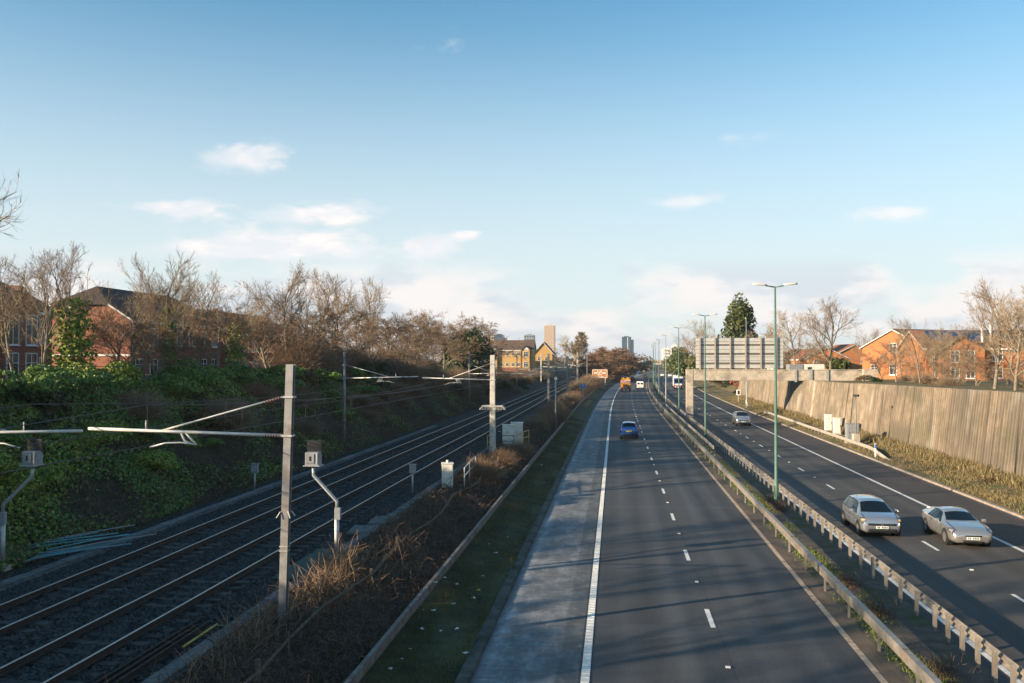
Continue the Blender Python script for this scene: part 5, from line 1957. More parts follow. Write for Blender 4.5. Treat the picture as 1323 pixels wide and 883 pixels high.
# ------------------------------------------------------------------ trees
def grow(seed, h, spread=.9, n=(8, 7, 7), trunk_r=.14, fork=.28, up=.35, m_twig=M_TWIG, rt=.0085, upright=False, twigs=9, tl=.75):
    """returns trunk mesh (bole and limbs) and crown mesh (branches, then fine ribbon twigs)"""
    rd = random.Random(seed)
    tr, cr = MB(), MB()
    TP, TD, TL = [], [], []

    def branch(p, d, L, r, lvl):
        segs = (6, 5, 4, 3, 2)[lvl]
        pts, rs = [p.copy()], [r]
        q = p.copy()
        dd = d.copy()
        r1 = r * (.40 if lvl == 0 else .30)
        for k in range(segs):
            dd = dd + Vector((rd.gauss(0, 1), rd.gauss(0, 1), rd.gauss(0, .7))) * (.07 if lvl == 0 else .14)
            dd.z += up * (.10 if lvl else .05)
            dd.normalize()
            q = q + dd * (L / segs)
            pts.append(q.copy())
            rs.append(max(r + (r1 - r) * (k + 1) / segs, rt * .8))
        (tr if lvl < 2 else cr).tube(pts, rs, (8, 6, 4, 3, 3)[lvl], False)
        if lvl >= 2:
            for k in range(twigs if lvl == 3 else twigs // 2):
                u = rd.uniform(.1, 1)
                i = min(int(u * segs), segs - 1)
                TP.append(tuple(pts[i].lerp(pts[i + 1], u * segs - i)))
                par = (pts[i + 1] - pts[i]).normalized()
                o = Vector((rd.gauss(0, 1), rd.gauss(0, 1), rd.gauss(0, 1))).normalized()
                TD.append(tuple(par + o * .75 * spread + Vector((0, 0, .25 * up))))
                TL.append(max(L * tl * (1.1 - .5 * u), .25))
        if lvl >= len(n):
            return
        cnt = n[lvl]
        for k in range(cnt):
            t0 = fork if lvl == 0 else .22
            u = t0 + (1 - t0) * (k + rd.random() * .9) / cnt
            u = min(u, .98)
            i = min(int(u * segs), segs - 1)
            base = pts[i].lerp(pts[i + 1], u * segs - i)
            par = (pts[i + 1] - pts[i]).normalized()
            az = rd.random() * 6.283 + k * 2.4
            o = par.orthogonal().normalized()
            o.rotate(Matrix.Rotation(az, 3, par))
            ang = rd.uniform(.45, .95) * spread if not upright else rd.uniform(.18, .4)
            nd = (par * math.cos(ang) + o * math.sin(ang)).normalized()
            if lvl == 0:
                nl = h * (rd.uniform(.46, .66) * (1.15 - .6 * u) if not upright else rd.uniform(.30, .42) * (1.1 - .6 * u))
            else:
                nl = L * rd.uniform(.38, .62) * (1.1 - .4 * u)
            branch(base, nd, nl, max(r * (.50 if lvl == 0 else .45) * (1 - .35 * u), rt), lvl + 1)
    branch(Vector((0, 0, -.3)), Vector((rd.gauss(0, .06), rd.gauss(0, .06), 1)).normalized(), h * .74, trunk_r, 0)
    T = len(TP)
    if T:
        P, D, L = np.array(TP), unit(np.array(TD)), np.array(TL)[:, None] * rng.uniform(.6, 1.2, (len(TP), 1)) / 3
        side = unit(np.cross(D, rng.normal(0, 1, (T, 3)))) * rt
        p, d = P, D
        for k in range(3):
            d = unit(d + rng.normal(0, .22, (T, 3)) + np.array([0, 0, .08 * up]))
            q = p + d * L
            t0, t1 = 1 - .25 * k, 1 - .25 * (k + 1)
            V = np.stack([p - side * t0, p + side * t0, q + side * t1, q - side * t1], 1).reshape(-1, 3)
            o = len(cr.v)
            cr.v += [tuple(v) for v in V.tolist()]
            cr.f += [(o + 4 * i, o + 4 * i + 1, o + 4 * i + 2, o + 4 * i + 3) for i in range(T)]
            p = q
    return tr.mesh('trunk', M_BARK, True), cr.mesh('crown', m_twig)


TV = {
    'a': grow(1, 8, .95, (9, 7, 6), .12, .2, twigs=6, rt=.0075),
    'b': grow(2, 8, .8, (9, 7, 6), .11, .18, .5, twigs=6, rt=.0075),
    'c': grow(3, 9, 1.0, (9, 7, 6), .17, .25, twigs=6, rt=.0075),
    'd': grow(4, 8, .65, (9, 7, 6), .10, .12, .6, M_TWIG_PALE, .0075, twigs=6),
    'e': grow(5, 6, 1.1, (10, 7, 7), .10, .05, .3, M_TWIG_RED, .010),
    'f': grow(6, 10, .95, (10, 7, 6), .16, .18, .4, M_TWIG_PALE, .010),
    'g': grow(8, 12, .45, (22, 8, 6), .2, .06, .7, M_TWIG_PALE, .035, upright=True, twigs=8),
    'h': grow(9, 11, .9, (10, 7, 7), .20, .24, .35, M_TWIG, .010, twigs=7),
    'i': grow(10, 5, 1.2, (12, 8, 6), .09, .02, .25, M_TWIG, .010),
    'j': grow(12, 6, 1.25, (14, 8, 6), .14, .03, .2, mat('russet_twigs', (.15, .085, .05), (.28, .17, .10), rough=.95, island=1), .028, twigs=10, tl=.9),
}
THT = dict(a=8, b=8, c=9, d=8, e=6, f=10, g=12, h=11, i=5, j=6)


def tree(v, label, x, y, z, h, group=None, rz=None, wide=1.0, ivy=None, name='bare_tree'):
    t = thing(name, label, 'tree', (x, y, z), random.uniform(0, 6.28) if rz is None else rz, group)
    k = h / THT[v]
    t.scale = (k * wide, k * wide, k)
    tm, cm = TV[v]
    inst(tm, 'trunk', t)
    inst(cm, 'crown', t)
    if ivy:
        n = int(ivy[1])
        zz = rng.uniform(0, ivy[0] / k, n)
        rr = (.12 + .35 * rng.random(n) ** 2) * (1.15 - zz / (ivy[0] / k) * .5) * ivy[2] / k
        an = rng.uniform(0, 6.28, n)
        P = np.stack([rr * np.cos(an), rr * np.sin(an), zz], 1)
        N = np.stack([np.cos(an), np.sin(an), np.full(n, .4)], 1)
        inst(leaves(P, N, .20 / k, M_IVY_BRIGHT, 'ivy'), 'ivy', t)
    return t


def tree_px(v, label, px, pyt, x, **kw):
    """tree on the left bank at lateral x, its top at picture row pyt"""
    y, zt = at_x(px, pyt, x)
    zb = bank_z(x, y)
    return tree(v, label, x, y, zb, zt - zb, **kw)


LG = 'bare trees along the embankment top'
d = ray(-70, 300)
tree('c', 'large bare tree just beyond the left edge, only its branch tips in view', -31.5, 36.5, 6.7, 12.0, LG, rz=.4)
tree_px('a', 'pale stemmed bare tree leaning beside the left house', 55, 330, -31, group=LG, rz=1.0)
tree_px('b', 'spreading bare tree with ivy round its foot left of the brick gable', 95, 322, -32, group=LG, ivy=(4.6, 2600, 3.2))
tree_px('f', 'bare tree between the left house and the ivy-foot tree', 20, 338, -34, group=LG)
tree_px('d', 'bare tree with an ivy-wrapped trunk in front of the flats', 218, 332, -31, group=LG, ivy=(5.2, 2400, 1.3))
tree_px('a', 'bare tree before the near corner of the flats', 172, 365, -32, group=LG, wide=1.2)
tree_px('f', 'pale bare tree before the white windows of the flats', 240, 368, -33, group=LG, wide=1.2)
tree_px('e', 'low brushy tree below the windows of the flats', 205, 408, -30.5, group=LG, wide=1.4)
tree_px('b', 'thin bare tree left of the ivy-wrapped trunk', 188, 352, -33, group=LG, wide=.8)
tree_px('a', 'low bare tree right of the ivy-wrapped trunk', 258, 352, -32, group=LG)
tree_px('d', 'bushy bare tree mottled with yellow green ivy', 306, 382, -31, group=LG, ivy=(4.2, 1100, 2.2))
tree_px('a', 'small bare tree just right of the mottled ivy tree', 335, 372, -33, group=LG, wide=1.1)
tree_px('h', 'tall forked bare tree left of centre, tallest of its row', 375, 343, -30, group=LG, rz=2.0)
tree_px('b', 'bare tree close behind the tall forked one', 410, 348, -33, group=LG)
tree_px('a', 'wide bare tree right of the tall forked one', 432, 362, -31, group=LG)
tree_px('f', 'upright bare tree above the slim grey mast', 485, 362, -31, group=LG, wide=.62)
tree_px('a', 'bare tree between the slim grey mast and the upright tree', 462, 374, -34, group=LG)
for i, (px, py, xx, v, lb) in enumerate(((398, 388, -29.5, 'e', 'low brushy bare tree in front of the forked tree'), (350, 392, -30, 'e', 'low brushy bare tree below the small bare tree'),
                                         (445, 392, -29.5, 'i', 'twiggy shrub-like tree above the slim grey mast'), (505, 402, -30, 'e', 'reddish brushy tree right of the slim grey mast'),
                                         (525, 406, -31, 'i', 'dense twiggy tree in the middle of the embankment top'), (545, 404, -30, 'e', 'reddish brushy tree left of the domed tree'),
                                         (562, 402, -31, 'b', 'thin bare tree poking above the reddish brush'), (575, 412, -29, 'e', 'reddish brushy tree beside the dark evergreen'),
                                         (592, 409, -33, 'i', 'pale domed bare tree behind the dark evergreen'), (612, 416, -34, 'i', 'right half of the pale domed crown above the evergreen'),
                                         (280, 392, -30, 'e', 'low brush tree left of the mottled ivy tree'), (150, 400, -30.5, 'e', 'low brush tree in front of the brick gable'),
                                         (480, 408, -29, 'e', 'low reddish brush below the upright tree'))):
    tree_px(v, lb, px, py, xx, group=LG, wide=1.5 if v in 'ei' else 1.1)

# the same belt goes on beside and behind the camera; its shadows fall across the road
for i in range(9):
    yy = -34 + i * 6.6
    xx = -30.5 - 2.2 * (i % 3)
    tree('abhcfahbd'[i], 'bare belt tree beyond the left edge', xx, yy, bank_z(xx, yy), (8.2, 6.8, 9.5, 6.2, 8.6, 7.2, 8.8, 6.6, 7.8)[i], LG, wide=1.15)
# trees on the right
RG = 'bare trees behind the retaining wall'
for (v, px, py, y, zb, wide, lb) in (
        ('h', 1283, 363, 80, 5.4, .95, 'large bare tree on the right above the wall'),
        ('f', 1300, 372, 92, 5.4, 1.0, 'bare tree behind the large one at the right edge'),
        ('b', 1330, 395, 84, 5.4, 1.0, 'bare tree cut by the right edge of the picture'),
        ('d', 1188, 408, 98, 5.4, 1.0, 'slender bare tree in front of the orange brick wing'),
        ('a', 1158, 440, 104, 5.4, 1.3, 'low bare tree left of the slender one'),
        ('a', 1205, 432, 100, 5.4, 1.2, 'low bare tree right of the slender one'),
        ('i', 1240, 452, 95, 5.4, 1.2, 'small twiggy tree in front of the solar building'),
        ('h', 1072, 384, 146, 5.0, 1.05, 'spreading dark bare tree between the gantry and the brick wing'),
        ('f', 1030, 402, 175, 4.6, 1.1, 'bare tree with golden leaves left of the spreading one'),
        ('i', 1050, 440, 155, 5.0, 1.4, 'twiggy undergrowth tree below the spreading one'),
        ('f', 1222, 425, 108, 5.4, 1.2, 'pale bare tree between the slender tree and the large right tree'),
        ('e', 1140, 452, 112, 5.4, 1.3, 'low reddish tree before the end of the gabled wing'),
        ('e', 1262, 455, 88, 5.3, 1.2, 'low reddish tree just left of the large right tree'),
        ('i', 1318, 462, 84, 5.3, 1.2, 'low twiggy tree at the right edge above the wall'),
        ('f', 1165, 432, 118, 5.4, 1.2, 'pale bare tree in front of the brick gable'),
        ('b', 1210, 430, 112, 5.4, 1.3, 'thin bare tree in front of the solar roof, left'),
        ('b', 1245, 420, 104, 5.4, 1.2, 'thin bare tree in front of the solar roof, right'),
        ('f', 1310, 385, 76, 5.4, 1.1, 'pale bare tree in front of the right edge of the brick building'),
        ('e', 1180, 462, 108, 5.4, 1.4, 'low reddish brush tree behind the middle of the wall'),
        ('e', 1222, 462, 100, 5.4, 1.4, 'low reddish brush tree behind the wall, right of the middle'),
        ('a', 1120, 425, 165, 5.0, 1.2, 'bare tree behind the gabled wing'),
        ('f', 915, 414, 230, 4.6, 1.2, 'bare tree left of the conifer'),
        ('a', 893, 432, 260, 4.6, 1.4, 'wide bare tree behind the third lamp post'),
        ('i', 985, 424, 190, 4.6, 1.0, 'reddish bare tree right of the conifer')):
    x, zt = at_y(px, py, y)
    tree(v, lb, x, y, zb, zt - zb, RG, wide=wide)

# brown clump between railway and motorway
for (v, px, py, y, wide, lb) in (('j', 776, 451, 345, 1.9, 'rounded brown bare tree, left of the clump beyond the brown sign'), ('j', 789, 449, 350, 2.0, 'rounded brown bare tree in the middle of the clump beyond the brown sign'),
                                 ('j', 801, 451, 360, 2.0, 'rounded brown bare tree right of the middle of the clump'), ('j', 811, 457, 375, 1.9, 'rounded brown bare tree at the right end of the clump'),
                                 ('j', 767, 458, 335, 1.6, 'rounded brown bare tree at the left end of the clump'), ('j', 795, 456, 325, 1.7, 'lower brown bare tree in front of the clump'),
                                 ('j', 783, 460, 320, 1.6, 'reddish lower bare tree in front of the clump')):
    x, zt = at_y(px, py, y)
    tree(v, lb, x, y, .5, zt - .5, 'brown bare trees beyond the brown sign', wide=wide)
x, zt = at_y(737, 427, 520)
tree('g', 'tall narrow poplar on the skyline right of the tan tower', x, 520, 3, zt - 2, wide=1.9, name='poplar_tree')
x, zt = at_y(729, 434, 540)
tree('f', 'thin bare tree left of the poplar', x, 540, 3, zt - 3)
x, zt = at_y(717, 448, 500)
tree('f', 'low bare tree left of the poplar by the yellow block', x, 500, 3, zt - 3, wide=1.5)


# evergreens: leaf clumps round a trunk
def leafy_tree(name, label, x, y, z, h, w, m, n=9000, leaf=.3, conical=False, group=None):
    t = thing(name, label, 'tree', (x, y, z), 0, group)
    MB().tube([(0, 0, -.4), (0, 0, h * .85)], [.03 * h, .008 * h], 8).build('trunk', M_BARK, t, True)
    nc = 46
    cz = rng.uniform(.12, .97, nc) * h
    f = 1 - cz / h
    rad = w / 2 * ((f ** .55) if conical else np.sqrt(np.clip(1 - (cz / h * 1.5 - .62) ** 2, .05, 1)))
    an = rng.uniform(0, 6.28, nc)
    rr = rad * rng.uniform(.45, .95, nc)
    cen = np.stack([rr * np.cos(an), rr * np.sin(an), cz], 1)
    cr = w * rng.uniform(.12, .22, nc)
    k = rng.integers(0, nc, n)
    dirs = unit(rng.normal(0, 1, (n, 3)))
    P = cen[k] + dirs * (cr[k] * rng.uniform(.65, 1.05, n))[:, None] * np.array([1, 1, 1.25 if conical else .9])
    P = P[P[:, 2] > 0]
    inst(leaves(P, unit(P - np.array([0, 0, h * .4])), leaf, m, 'crown'), 'crown', t)
    return t


x, zt = at_y(957, 394, 200)
leafy_tree('conifer_tree', 'dark green conifer rising above the gantry sign', x, 200, 4.4, zt - 4.4, 10.5, M_CONIFER, 9000, .55, True)
y, zt = at_x(602, 432, -28)
leafy_tree('evergreen_tree', 'dark evergreen at the end of the embankment trees, left of the yellow flats', -28, y, bank_z(-28, y) - 1, zt - bank_z(-28, y) + 1, 8.5, M_EVERGREEN, 8000, .42)
y, zt = at_x(620, 450, -27)
leafy_tree('evergreen_tree', 'lower dark evergreen beside the mast left of the yellow flats', -27, y, bank_z(-27, y) - 1, zt - bank_z(-27, y) + 1, 6.5, M_EVERGREEN, 6000, .42)
for i, (px, py, y, w, lb) in enumerate(((885, 452, 275, 10, 'green leafy tree behind the third lamp post'), (876, 462, 300, 9, 'lower green leafy tree left of the gantry leg'), (897, 462, 240, 8, 'green leafy tree just left of the gantry sign'),
                                        (1083, 466, 150, 4, 'dark green bush at the end of the gantry beam'))):
    x, zt = at_y(px, py, y)
    leafy_tree('evergreen_tree', lb, x, y, 3.6, zt - 3.6, w, M_CONIFER, 4500, .5)


# ------------------------------------------------------------------ bushes on the embankment
def bush_mesh(seed, m, n=2600, leaf=.17, flat=.75):
    r = np.random.default_rng(seed)
    nc = 15
    cen = r.normal(0, .42, (nc, 3)) * np.array([1, 1, .5]) + np.array([0, 0, .35])
    cr = r.uniform(.28, .5, nc)
    k = r.integers(0, nc, n)
    dirs = unit(r.normal(0, 1, (n, 3)))
    dirs[:, 2] = np.abs(dirs[:, 2]) * 1.1 - .25
    P = cen[k] + dirs * (cr[k] * r.uniform(.8, 1.05, n))[:, None]
    P[:, 2] *= flat
    return leaves(P, dirs, leaf, m, 'foliage', tilt=.55)


BV = {'ivy': [bush_mesh(s, M_IVY, 7000, .065) for s in (1, 2, 3)], 'bright': [bush_mesh(s, M_IVY_BRIGHT, 7000, .062) for s in (4, 5)],
      'dark': [bush_mesh(s, M_EVERGREEN, 5000, .075) for s in (6, 7)], 'dry': [bush_mesh(s, M_DRYLEAF, 1800, .09) for s in (8,)], 'rust': [bush_mesh(9, M_RUSTLEAF, 2400, .1)]}
twb = []
for s in range(2):
    n = 5200
    a = rng.uniform(0, 6.28, n)
    P = np.stack([.25 * rng.normal(0, 1, n), .25 * rng.normal(0, 1, n), np.zeros(n)], 1)
    D = np.stack([np.cos(a) * .8, np.sin(a) * .8, rng.uniform(.3, 1.7, n)], 1)
    twb.append(sticks(P, D, 1.0, .006, (M_TWIG, M_TWIG_RED)[s], 'foliage', 4, .25, .35))
BV['twig'] = [twb[0]]
BV['redtwig'] = [twb[1]]
STEM = MB().tube([(0, 0, -.3), (.02, 0, .25), (.0, .05, .55)], [.06, .045, .02], 6).mesh('stem', M_BARK)


def bush(kind, label, x, y, z, s, sz=None, group=None, k=0):
    t = thing('bush', label, 'bush', (x, y, z), random.uniform(0, 6.28), group)
    t.scale = (s, s, sz or s)
    ms = BV[kind]
    inst(ms[k % len(ms)], 'foliage', t)
    inst(STEM, 'stem', t)
    return t


BG = 'ivy mounds massed on the embankment'
cnt = 0
for i in range(66):                       # upper row, running along the crest
    y = -36 + i * 2.7
    x = -28.3 + random.uniform(-1.3, .9)
    kd = random.choice(['ivy', 'ivy', 'bright', 'bright', 'dark', 'ivy']) if y < 66 else random.choice(['dark', 'dry', 'dark', 'twig', 'ivy'])
    s = random.uniform(1.5, 2.3) * (1 if y > 28 else .75)
    lab = {'ivy': 'green ivy mound in the mass along the embankment crest', 'bright': 'bright yellow-green ivy mound along the embankment crest', 'dark': 'dark evergreen bush along the embankment crest',
           'dry': 'dry brown bush along the embankment crest', 'twig': 'leafless twiggy bush along the embankment crest'}[kd]
    bush(kd, lab, x, y, bank_z(x, y) - .3, s, s * random.uniform(.8, 1.15), BG + ' crest ' + kd, i)
for i in range(48):                       # leafless brush standing above the ivy along the whole belt
    y = -38 + i * 3.4 + random.uniform(-1.2, 1.2)
    x = -30.2 + random.uniform(-1.5, 1.5)
    kd = random.choice(['twig', 'redtwig'])
    if 34 < y < 78 or (y <= 34 and (i // 2) % 3 != 0):
        continue
    bush(kd, {'twig': 'brown leafless brush behind the ivy on the embankment top', 'redtwig': 'reddish leafless brush behind the ivy on the embankment top'}[kd], x, y, bank_z(x, y) - .3, random.uniform(2.0, 2.9) * (.7 if 34 < y < 78 else 1), random.uniform(1.9, 3.0) * (.42 if 34 < y < 78 else 1), BG + ' brush ' + kd, i)
for i in range(46):                       # face of the bank
    y = 22 + i * 1.9
    x = -25.0 + random.uniform(-1.8, 1.8)
    kd = random.choice(['ivy', 'ivy', 'bright', 'dark', 'dry', 'twig']) if y < 55 else random.choice(['dark', 'dry', 'twig', 'redtwig', 'ivy'])
    s = random.uniform(1.0, 1.8)
    lab = {'ivy': 'green ivy mound partway down the embankment face', 'bright': 'bright yellow-green ivy mound partway down the embankment face', 'dark': 'dark bush partway down the embankment face',
           'dry': 'dry brown bush partway down the embankment face', 'twig': 'leafless twiggy bush partway down the embankment face', 'redtwig': 'reddish leafless bush partway down the embankment face'}[kd]
    bush(kd, lab, x, y, bank_z(x, y) - .25, s, s * random.uniform(.7, 1.0), BG + ' face ' + kd, i)
for i in range(34):
    y = 112 + i * 5.0
    x = -24.5 + random.uniform(-3.0, 2.0)
    kd = random.choice(['twig', 'redtwig', 'dry', 'dark'])
    lab = {'dark': 'dark bush on the far stretch of the embankment', 'dry': 'dry brown bush on the far stretch of the embankment', 'twig': 'leafless twiggy bush on the far stretch of the embankment', 'redtwig': 'reddish leafless bush on the far stretch of the embankment'}[kd]
    bush(kd, lab, x, y, bank_z(x, y) - .3, random.uniform(1.8, 2.8), None, BG + ' far ' + kd, i)
# shrubs in the strip between railway and motorway
for i in range(40):
    y = 95 + i * 6.2
    xr = -9.0 + random.uniform(-.2, .6)
    xm = -6.6 + bend(y)
    x = xr + (xm - xr) * random.uniform(.1, .75)
    kd = random.choice(['redtwig', 'twig', 'redtwig', 'dry']) if y < 230 else random.choice(['redtwig', 'rust', 'redtwig', 'twig'])
    lab = {'redtwig': 'reddish leafless shrub between the railway and the motorway', 'twig': 'brown twiggy shrub between the railway and the motorway', 'dry': 'dry leafy shrub between the railway and the motorway', 'rust': 'rust-red shrub between the railway and the motorway'}[kd]
    bush(kd, lab, x, y, .5, random.uniform(1.1, 1.7) * (1 if y < 200 else 1.5), None, 'shrubs between railway and motorway ' + kd, i)
x, y = at_ground(625, 612, 1.0)
bush('redtwig', 'tangled reddish bramble bush behind the narrow white cabinet', -8.2, y, .6, 1.25, 1.2)
bush('redtwig', 'tangled reddish bramble bush beside the concrete mast foot', -7.9, y + 7, .6, 1.1, 1.0)
bush('twig', 'brown tangled bush below the white cabinets', -7.4, y + 14, .6, 1.2, 1.0)
# right bank beyond the wall
for i in range(26):
    y = 200 + i * 9
    x = 28.5 + bend(y) + random.uniform(-1.5, 4)
    kd = random.choice(['rust', 'redtwig', 'twig', 'dark'])
    lab = {'rust': 'rust-red shrub on the bank beyond the retaining wall', 'redtwig': 'reddish leafless shrub on the bank beyond the retaining wall', 'twig': 'brown twiggy shrub on the bank beyond the retaining wall', 'dark': 'dark shrub on the bank beyond the retaining wall'}[kd]
    bush(kd, lab, x, y, 1.5, random.uniform(2.0, 3.0), None, 'shrubs beyond the retaining wall ' + kd, i)
for i, (px, py, k) in enumerate(((1285, 622, 'dry'), (1170, 580, 'dry'), (1214, 592, 'twig'))):
    x, y = at_ground(px, py, .4)
    bush(k, ('dry weedy clump at the foot of the wall near the right edge', 'dry weedy clump at the wall foot near the ramped barrier end', 'twiggy weed at the wall foot between the two dry clumps')[i], min(x, 24.9), y, .3, .45, .5)
for i in range(16):
    y = 70 + i * 6.5
    x = 31 + random.uniform(-1, 5)
    kd = ('dry', 'twig', 'dark', 'twig')[i % 4]
    bush(kd, {'dry': 'dry brown bush on the terrace behind the wall', 'twig': 'leafless bush on the terrace behind the wall', 'dark': 'dark green bush on the terrace behind the wall'}[kd], x, y, 5.2, random.uniform(.8, 1.4), None, 'bushes on the terrace ' + kd, i)

# ------------------------------------------------------------------ ground cover (uncountable)
def stuff(me, name, label, cat):
    return tag(inst(me, name), label, cat, kind='stuff')


bzv = np.vectorize(bank_z)
n = 300000
x = rng.uniform(-30, -20.3, n)
y = 14 + 130 * rng.uniform(0, 1, n) ** 1.25
keep = rng.random(n) < np.where(y < 45, .95, np.clip(1.2 - y / 90, .25, 1))
keep &= (np.sin(y * .55 + x * .7) + np.sin(x * 1.3 - y * .31) + np.where(x > -24.5, np.where(y < 42, -.1, -.9), .9) + rng.normal(0, .5, n)) > -.6
x, y = x[keep], y[keep]
z = bzv(x, y) + rng.uniform(.02, .30, len(x))
P = np.stack([x, y, z], 1)
pick = (np.sin(y * .21 + 1.3) + np.sin(x * .9 + y * .13)) + rng.normal(0, .4, len(x)) > .55
Nn = np.tile(np.array([[.55, -.15, .8]]), (len(x), 1))
stuff(leaves(P[~pick], Nn[~pick], .125, M_IVY, 'ivy_cover'), 'ivy_cover', 'dark green ivy carpeting the embankment', 'ivy')
stuff(leaves(P[pick], Nn[pick], .12, M_IVY_BRIGHT, 'bright_ivy_cover'), 'ivy_cover', 'brighter yellow-green ivy patches on the embankment', 'ivy')
n = 34000
x = -20.3 - 7.5 * rng.uniform(0, 1, n) ** 1.4
y = 14 + 180 * rng.uniform(0, 1, n) ** 1.2
P = np.stack([x, y, bzv(x, y)], 1)
D = np.stack([rng.normal(.25, .6, n), rng.normal(0, .6, n), rng.uniform(.3, 1.3, n)], 1)
stuff(sticks(P, D, .95, .012, M_BRAMBLE, 'bank_brambles', 4, .9, .4), 'bank_brambles', 'tangled dead bramble stems on the lower embankment', 'brambles')
n = 22000
x = rng.uniform(-9.7, -6.4, n)
y = 12 + 110 * rng.uniform(0, 1, n) ** 1.3
bmz = np.vectorize(bramble_z)
P = np.stack([x, y, bmz(x, y)], 1)
D = np.stack([rng.normal(0, .8, n), rng.normal(0, .8, n), rng.uniform(.2, 1.0, n)], 1)
stuff(sticks(P, D, .8, .011, M_BRAMBLE, 'brambles', 4, 1.0, .45), 'brambles', 'dark tangled brambles filling the strip beside the verge barrier', 'brambles')
n = 6000
P2 = np.stack([rng.uniform(-9.6, -6.5, n), rng.uniform(12, 90, n), np.zeros(n)], 1)
P2[:, 2] = bmz(P2[:, 0], P2[:, 1]) + rng.uniform(.02, .4, n)
stuff(leaves(P2, np.tile([[0, 0, 1.]], (n, 1)), .07, M_DRYLEAF, 'dead_leaves'), 'dead_leaves', 'dead brown leaves caught in the brambles', 'dead leaves')
n = 820
cx_ = np.concatenate([rng.normal(-9.0, .35, 420), rng.normal(-8.2, .5, 180), rng.normal(-9.1, .3, 220)])
cy_ = np.concatenate([rng.normal(28.3, 1.6, 420), rng.normal(31, 2.2, 180), rng.normal(22.0, 1.8, 220)])
cx_ = np.clip(cx_, -9.7, -7.0)
P = np.stack([cx_, cy_, bmz(cx_, cy_)], 1)
D = np.stack([rng.normal(0, .5, n), rng.normal(0, .5, n), np.ones(n)], 1)
stuff(sticks(P, D, .85, .010, M_CANE, 'dry_canes', 4, .35, .22), 'dry_canes', 'pale dry canes standing round the steel mast and signal', 'canes')
# grass on the left verge
vz = lambda x, y: np.interp(-x, [3.93, 4.6, 5.4, 6.1, 6.5], [.03, .1, .16, .2, .25]) + .05 * np.sin(y * .7 + x) + .04 * np.sin(y * 1.9 + x * 2)
n = 95000
x = rng.uniform(-6.4, -3.95, n)
y = 14 + 110 * rng.uniform(0, 1, n) ** 1.7
keep = (np.sin(y * .8 + x * 2) + np.sin(y * .37 - x * 3) + rng.normal(0, .8, n)) > -1.0
x, y = x[keep], y[keep]
P = np.stack([x, y, vz(x, y)], 1)
stuff(blades(P, .07, .007, M_GRASS, 'verge_grass'), 'verge_grass', 'short green grass on the verge beside the hard shoulder', 'grass')
rz_ = lambda x, y: np.interp(x, [20.64, 21.5, 22.8, 24.2, 25.6], [.06, .16, .25, .35, .5]) + .06 * np.sin(y * .6 + x)
n = 85000
x = rng.uniform(20.7, 25.2, n)
y = 40 + 150 * rng.uniform(0, 1, n) ** 1.5
keep = (np.sin(y * .5 + x * 1.7) + np.sin(y * .23 - x * 2) + (x - 22) * .45 + rng.normal(0, .8, n)) > -.4
x, y = x[keep], y[keep]
P = np.stack([x, y, rz_(x, y)], 1)
P[:, 0] += np.array([bend(v) for v in y])
stuff(blades(P, .16, .012, M_DRYGRASS, 'dry_grass'), 'dry_grass', 'tawny dry grass below the retaining wall', 'grass')
n = 22000
x = 24.4 + rng.uniform(-.9, .7, n)
y = 40 + 150 * rng.uniform(0, 1, n) ** 1.3
P = np.stack([x, y, rz_(x, y)], 1)
P[:, 0] += np.array([bend(v) for v in y])
stuff(blades(P, .45, .012, M_DRYGRASS, 'tall_dry_grass', .25), 'tall_dry_grass', 'taller dry weeds along the foot of the wall', 'grass')
# moss and weeds in the median
n = 30000
x = rng.normal(7.8, .26, n)
y = 15 + 120 * rng.uniform(0, 1, n) ** 1.4
keep = (np.sin(y * .9) + np.sin(y * .41 + x * 3) + rng.normal(0, .4, n)) > -.1
x, y = x[keep], y[keep]
P = np.stack([x, y, np.full(len(x), .045)], 1)
P[:, 0] += np.array([bend(v) for v in y])
stuff(blades(P, .08, .016, mat('moss_blades', (.07, .11, .012), (.20, .24, .03), rough=.9, island=1), 'moss', .6), 'moss', 'bright green moss along the near edge of the median', 'moss')
n = 1500
yc = rng.choice([21.5, 24.0, 29.5, 33.0, 49, 51.5], n)
x = np.where(yc > 45, 8.6, 8.15) + rng.normal(0, .22, n)
y = yc + rng.normal(0, .5, n)
P = np.stack([x, y, np.full(n, .04)], 1)
D = np.stack([rng.normal(0, .5, n), rng.normal(0, .5, n), np.ones(n)], 1)
stuff(sticks(P, D, .42, .007, M_BRAMBLE, 'median_weeds', 3, .4, .35), 'median_weeds', 'dead brown weeds sprouting in the median', 'weeds')
# far woodland on the skyline
n = 30000
k = rng.integers(0, 190, n)
cx_ = rng.uniform(-620, 520, 190)
cyy = rng.uniform(620, 980, 190)
hh = rng.uniform(6, 14, 190)
near_road = np.abs(cx_ - np.array([bend(v) + 8 for v in cyy])) < 34
cx_ = np.where(near_road, cx_ + np.sign(rng.normal(0, 1, 190)) * 75, cx_)
dirs = unit(rng.normal(0, 1, (n, 3)))
P = np.stack([cx_[k] + dirs[:, 0] * 7, cyy[k] + dirs[:, 1] * 7, 2 + np.abs(dirs[:, 2]) * hh[k] * rng.uniform(.6, 1, n)], 1)
stuff(leaves(P, dirs, 1.7, mat('far_wood', (.07, .055, .04), (.15, .11, .075), rough=1, island=1), 'distant_wood'), 'distant_wood', 'distant brown leafless woodland along the skyline', 'woodland')

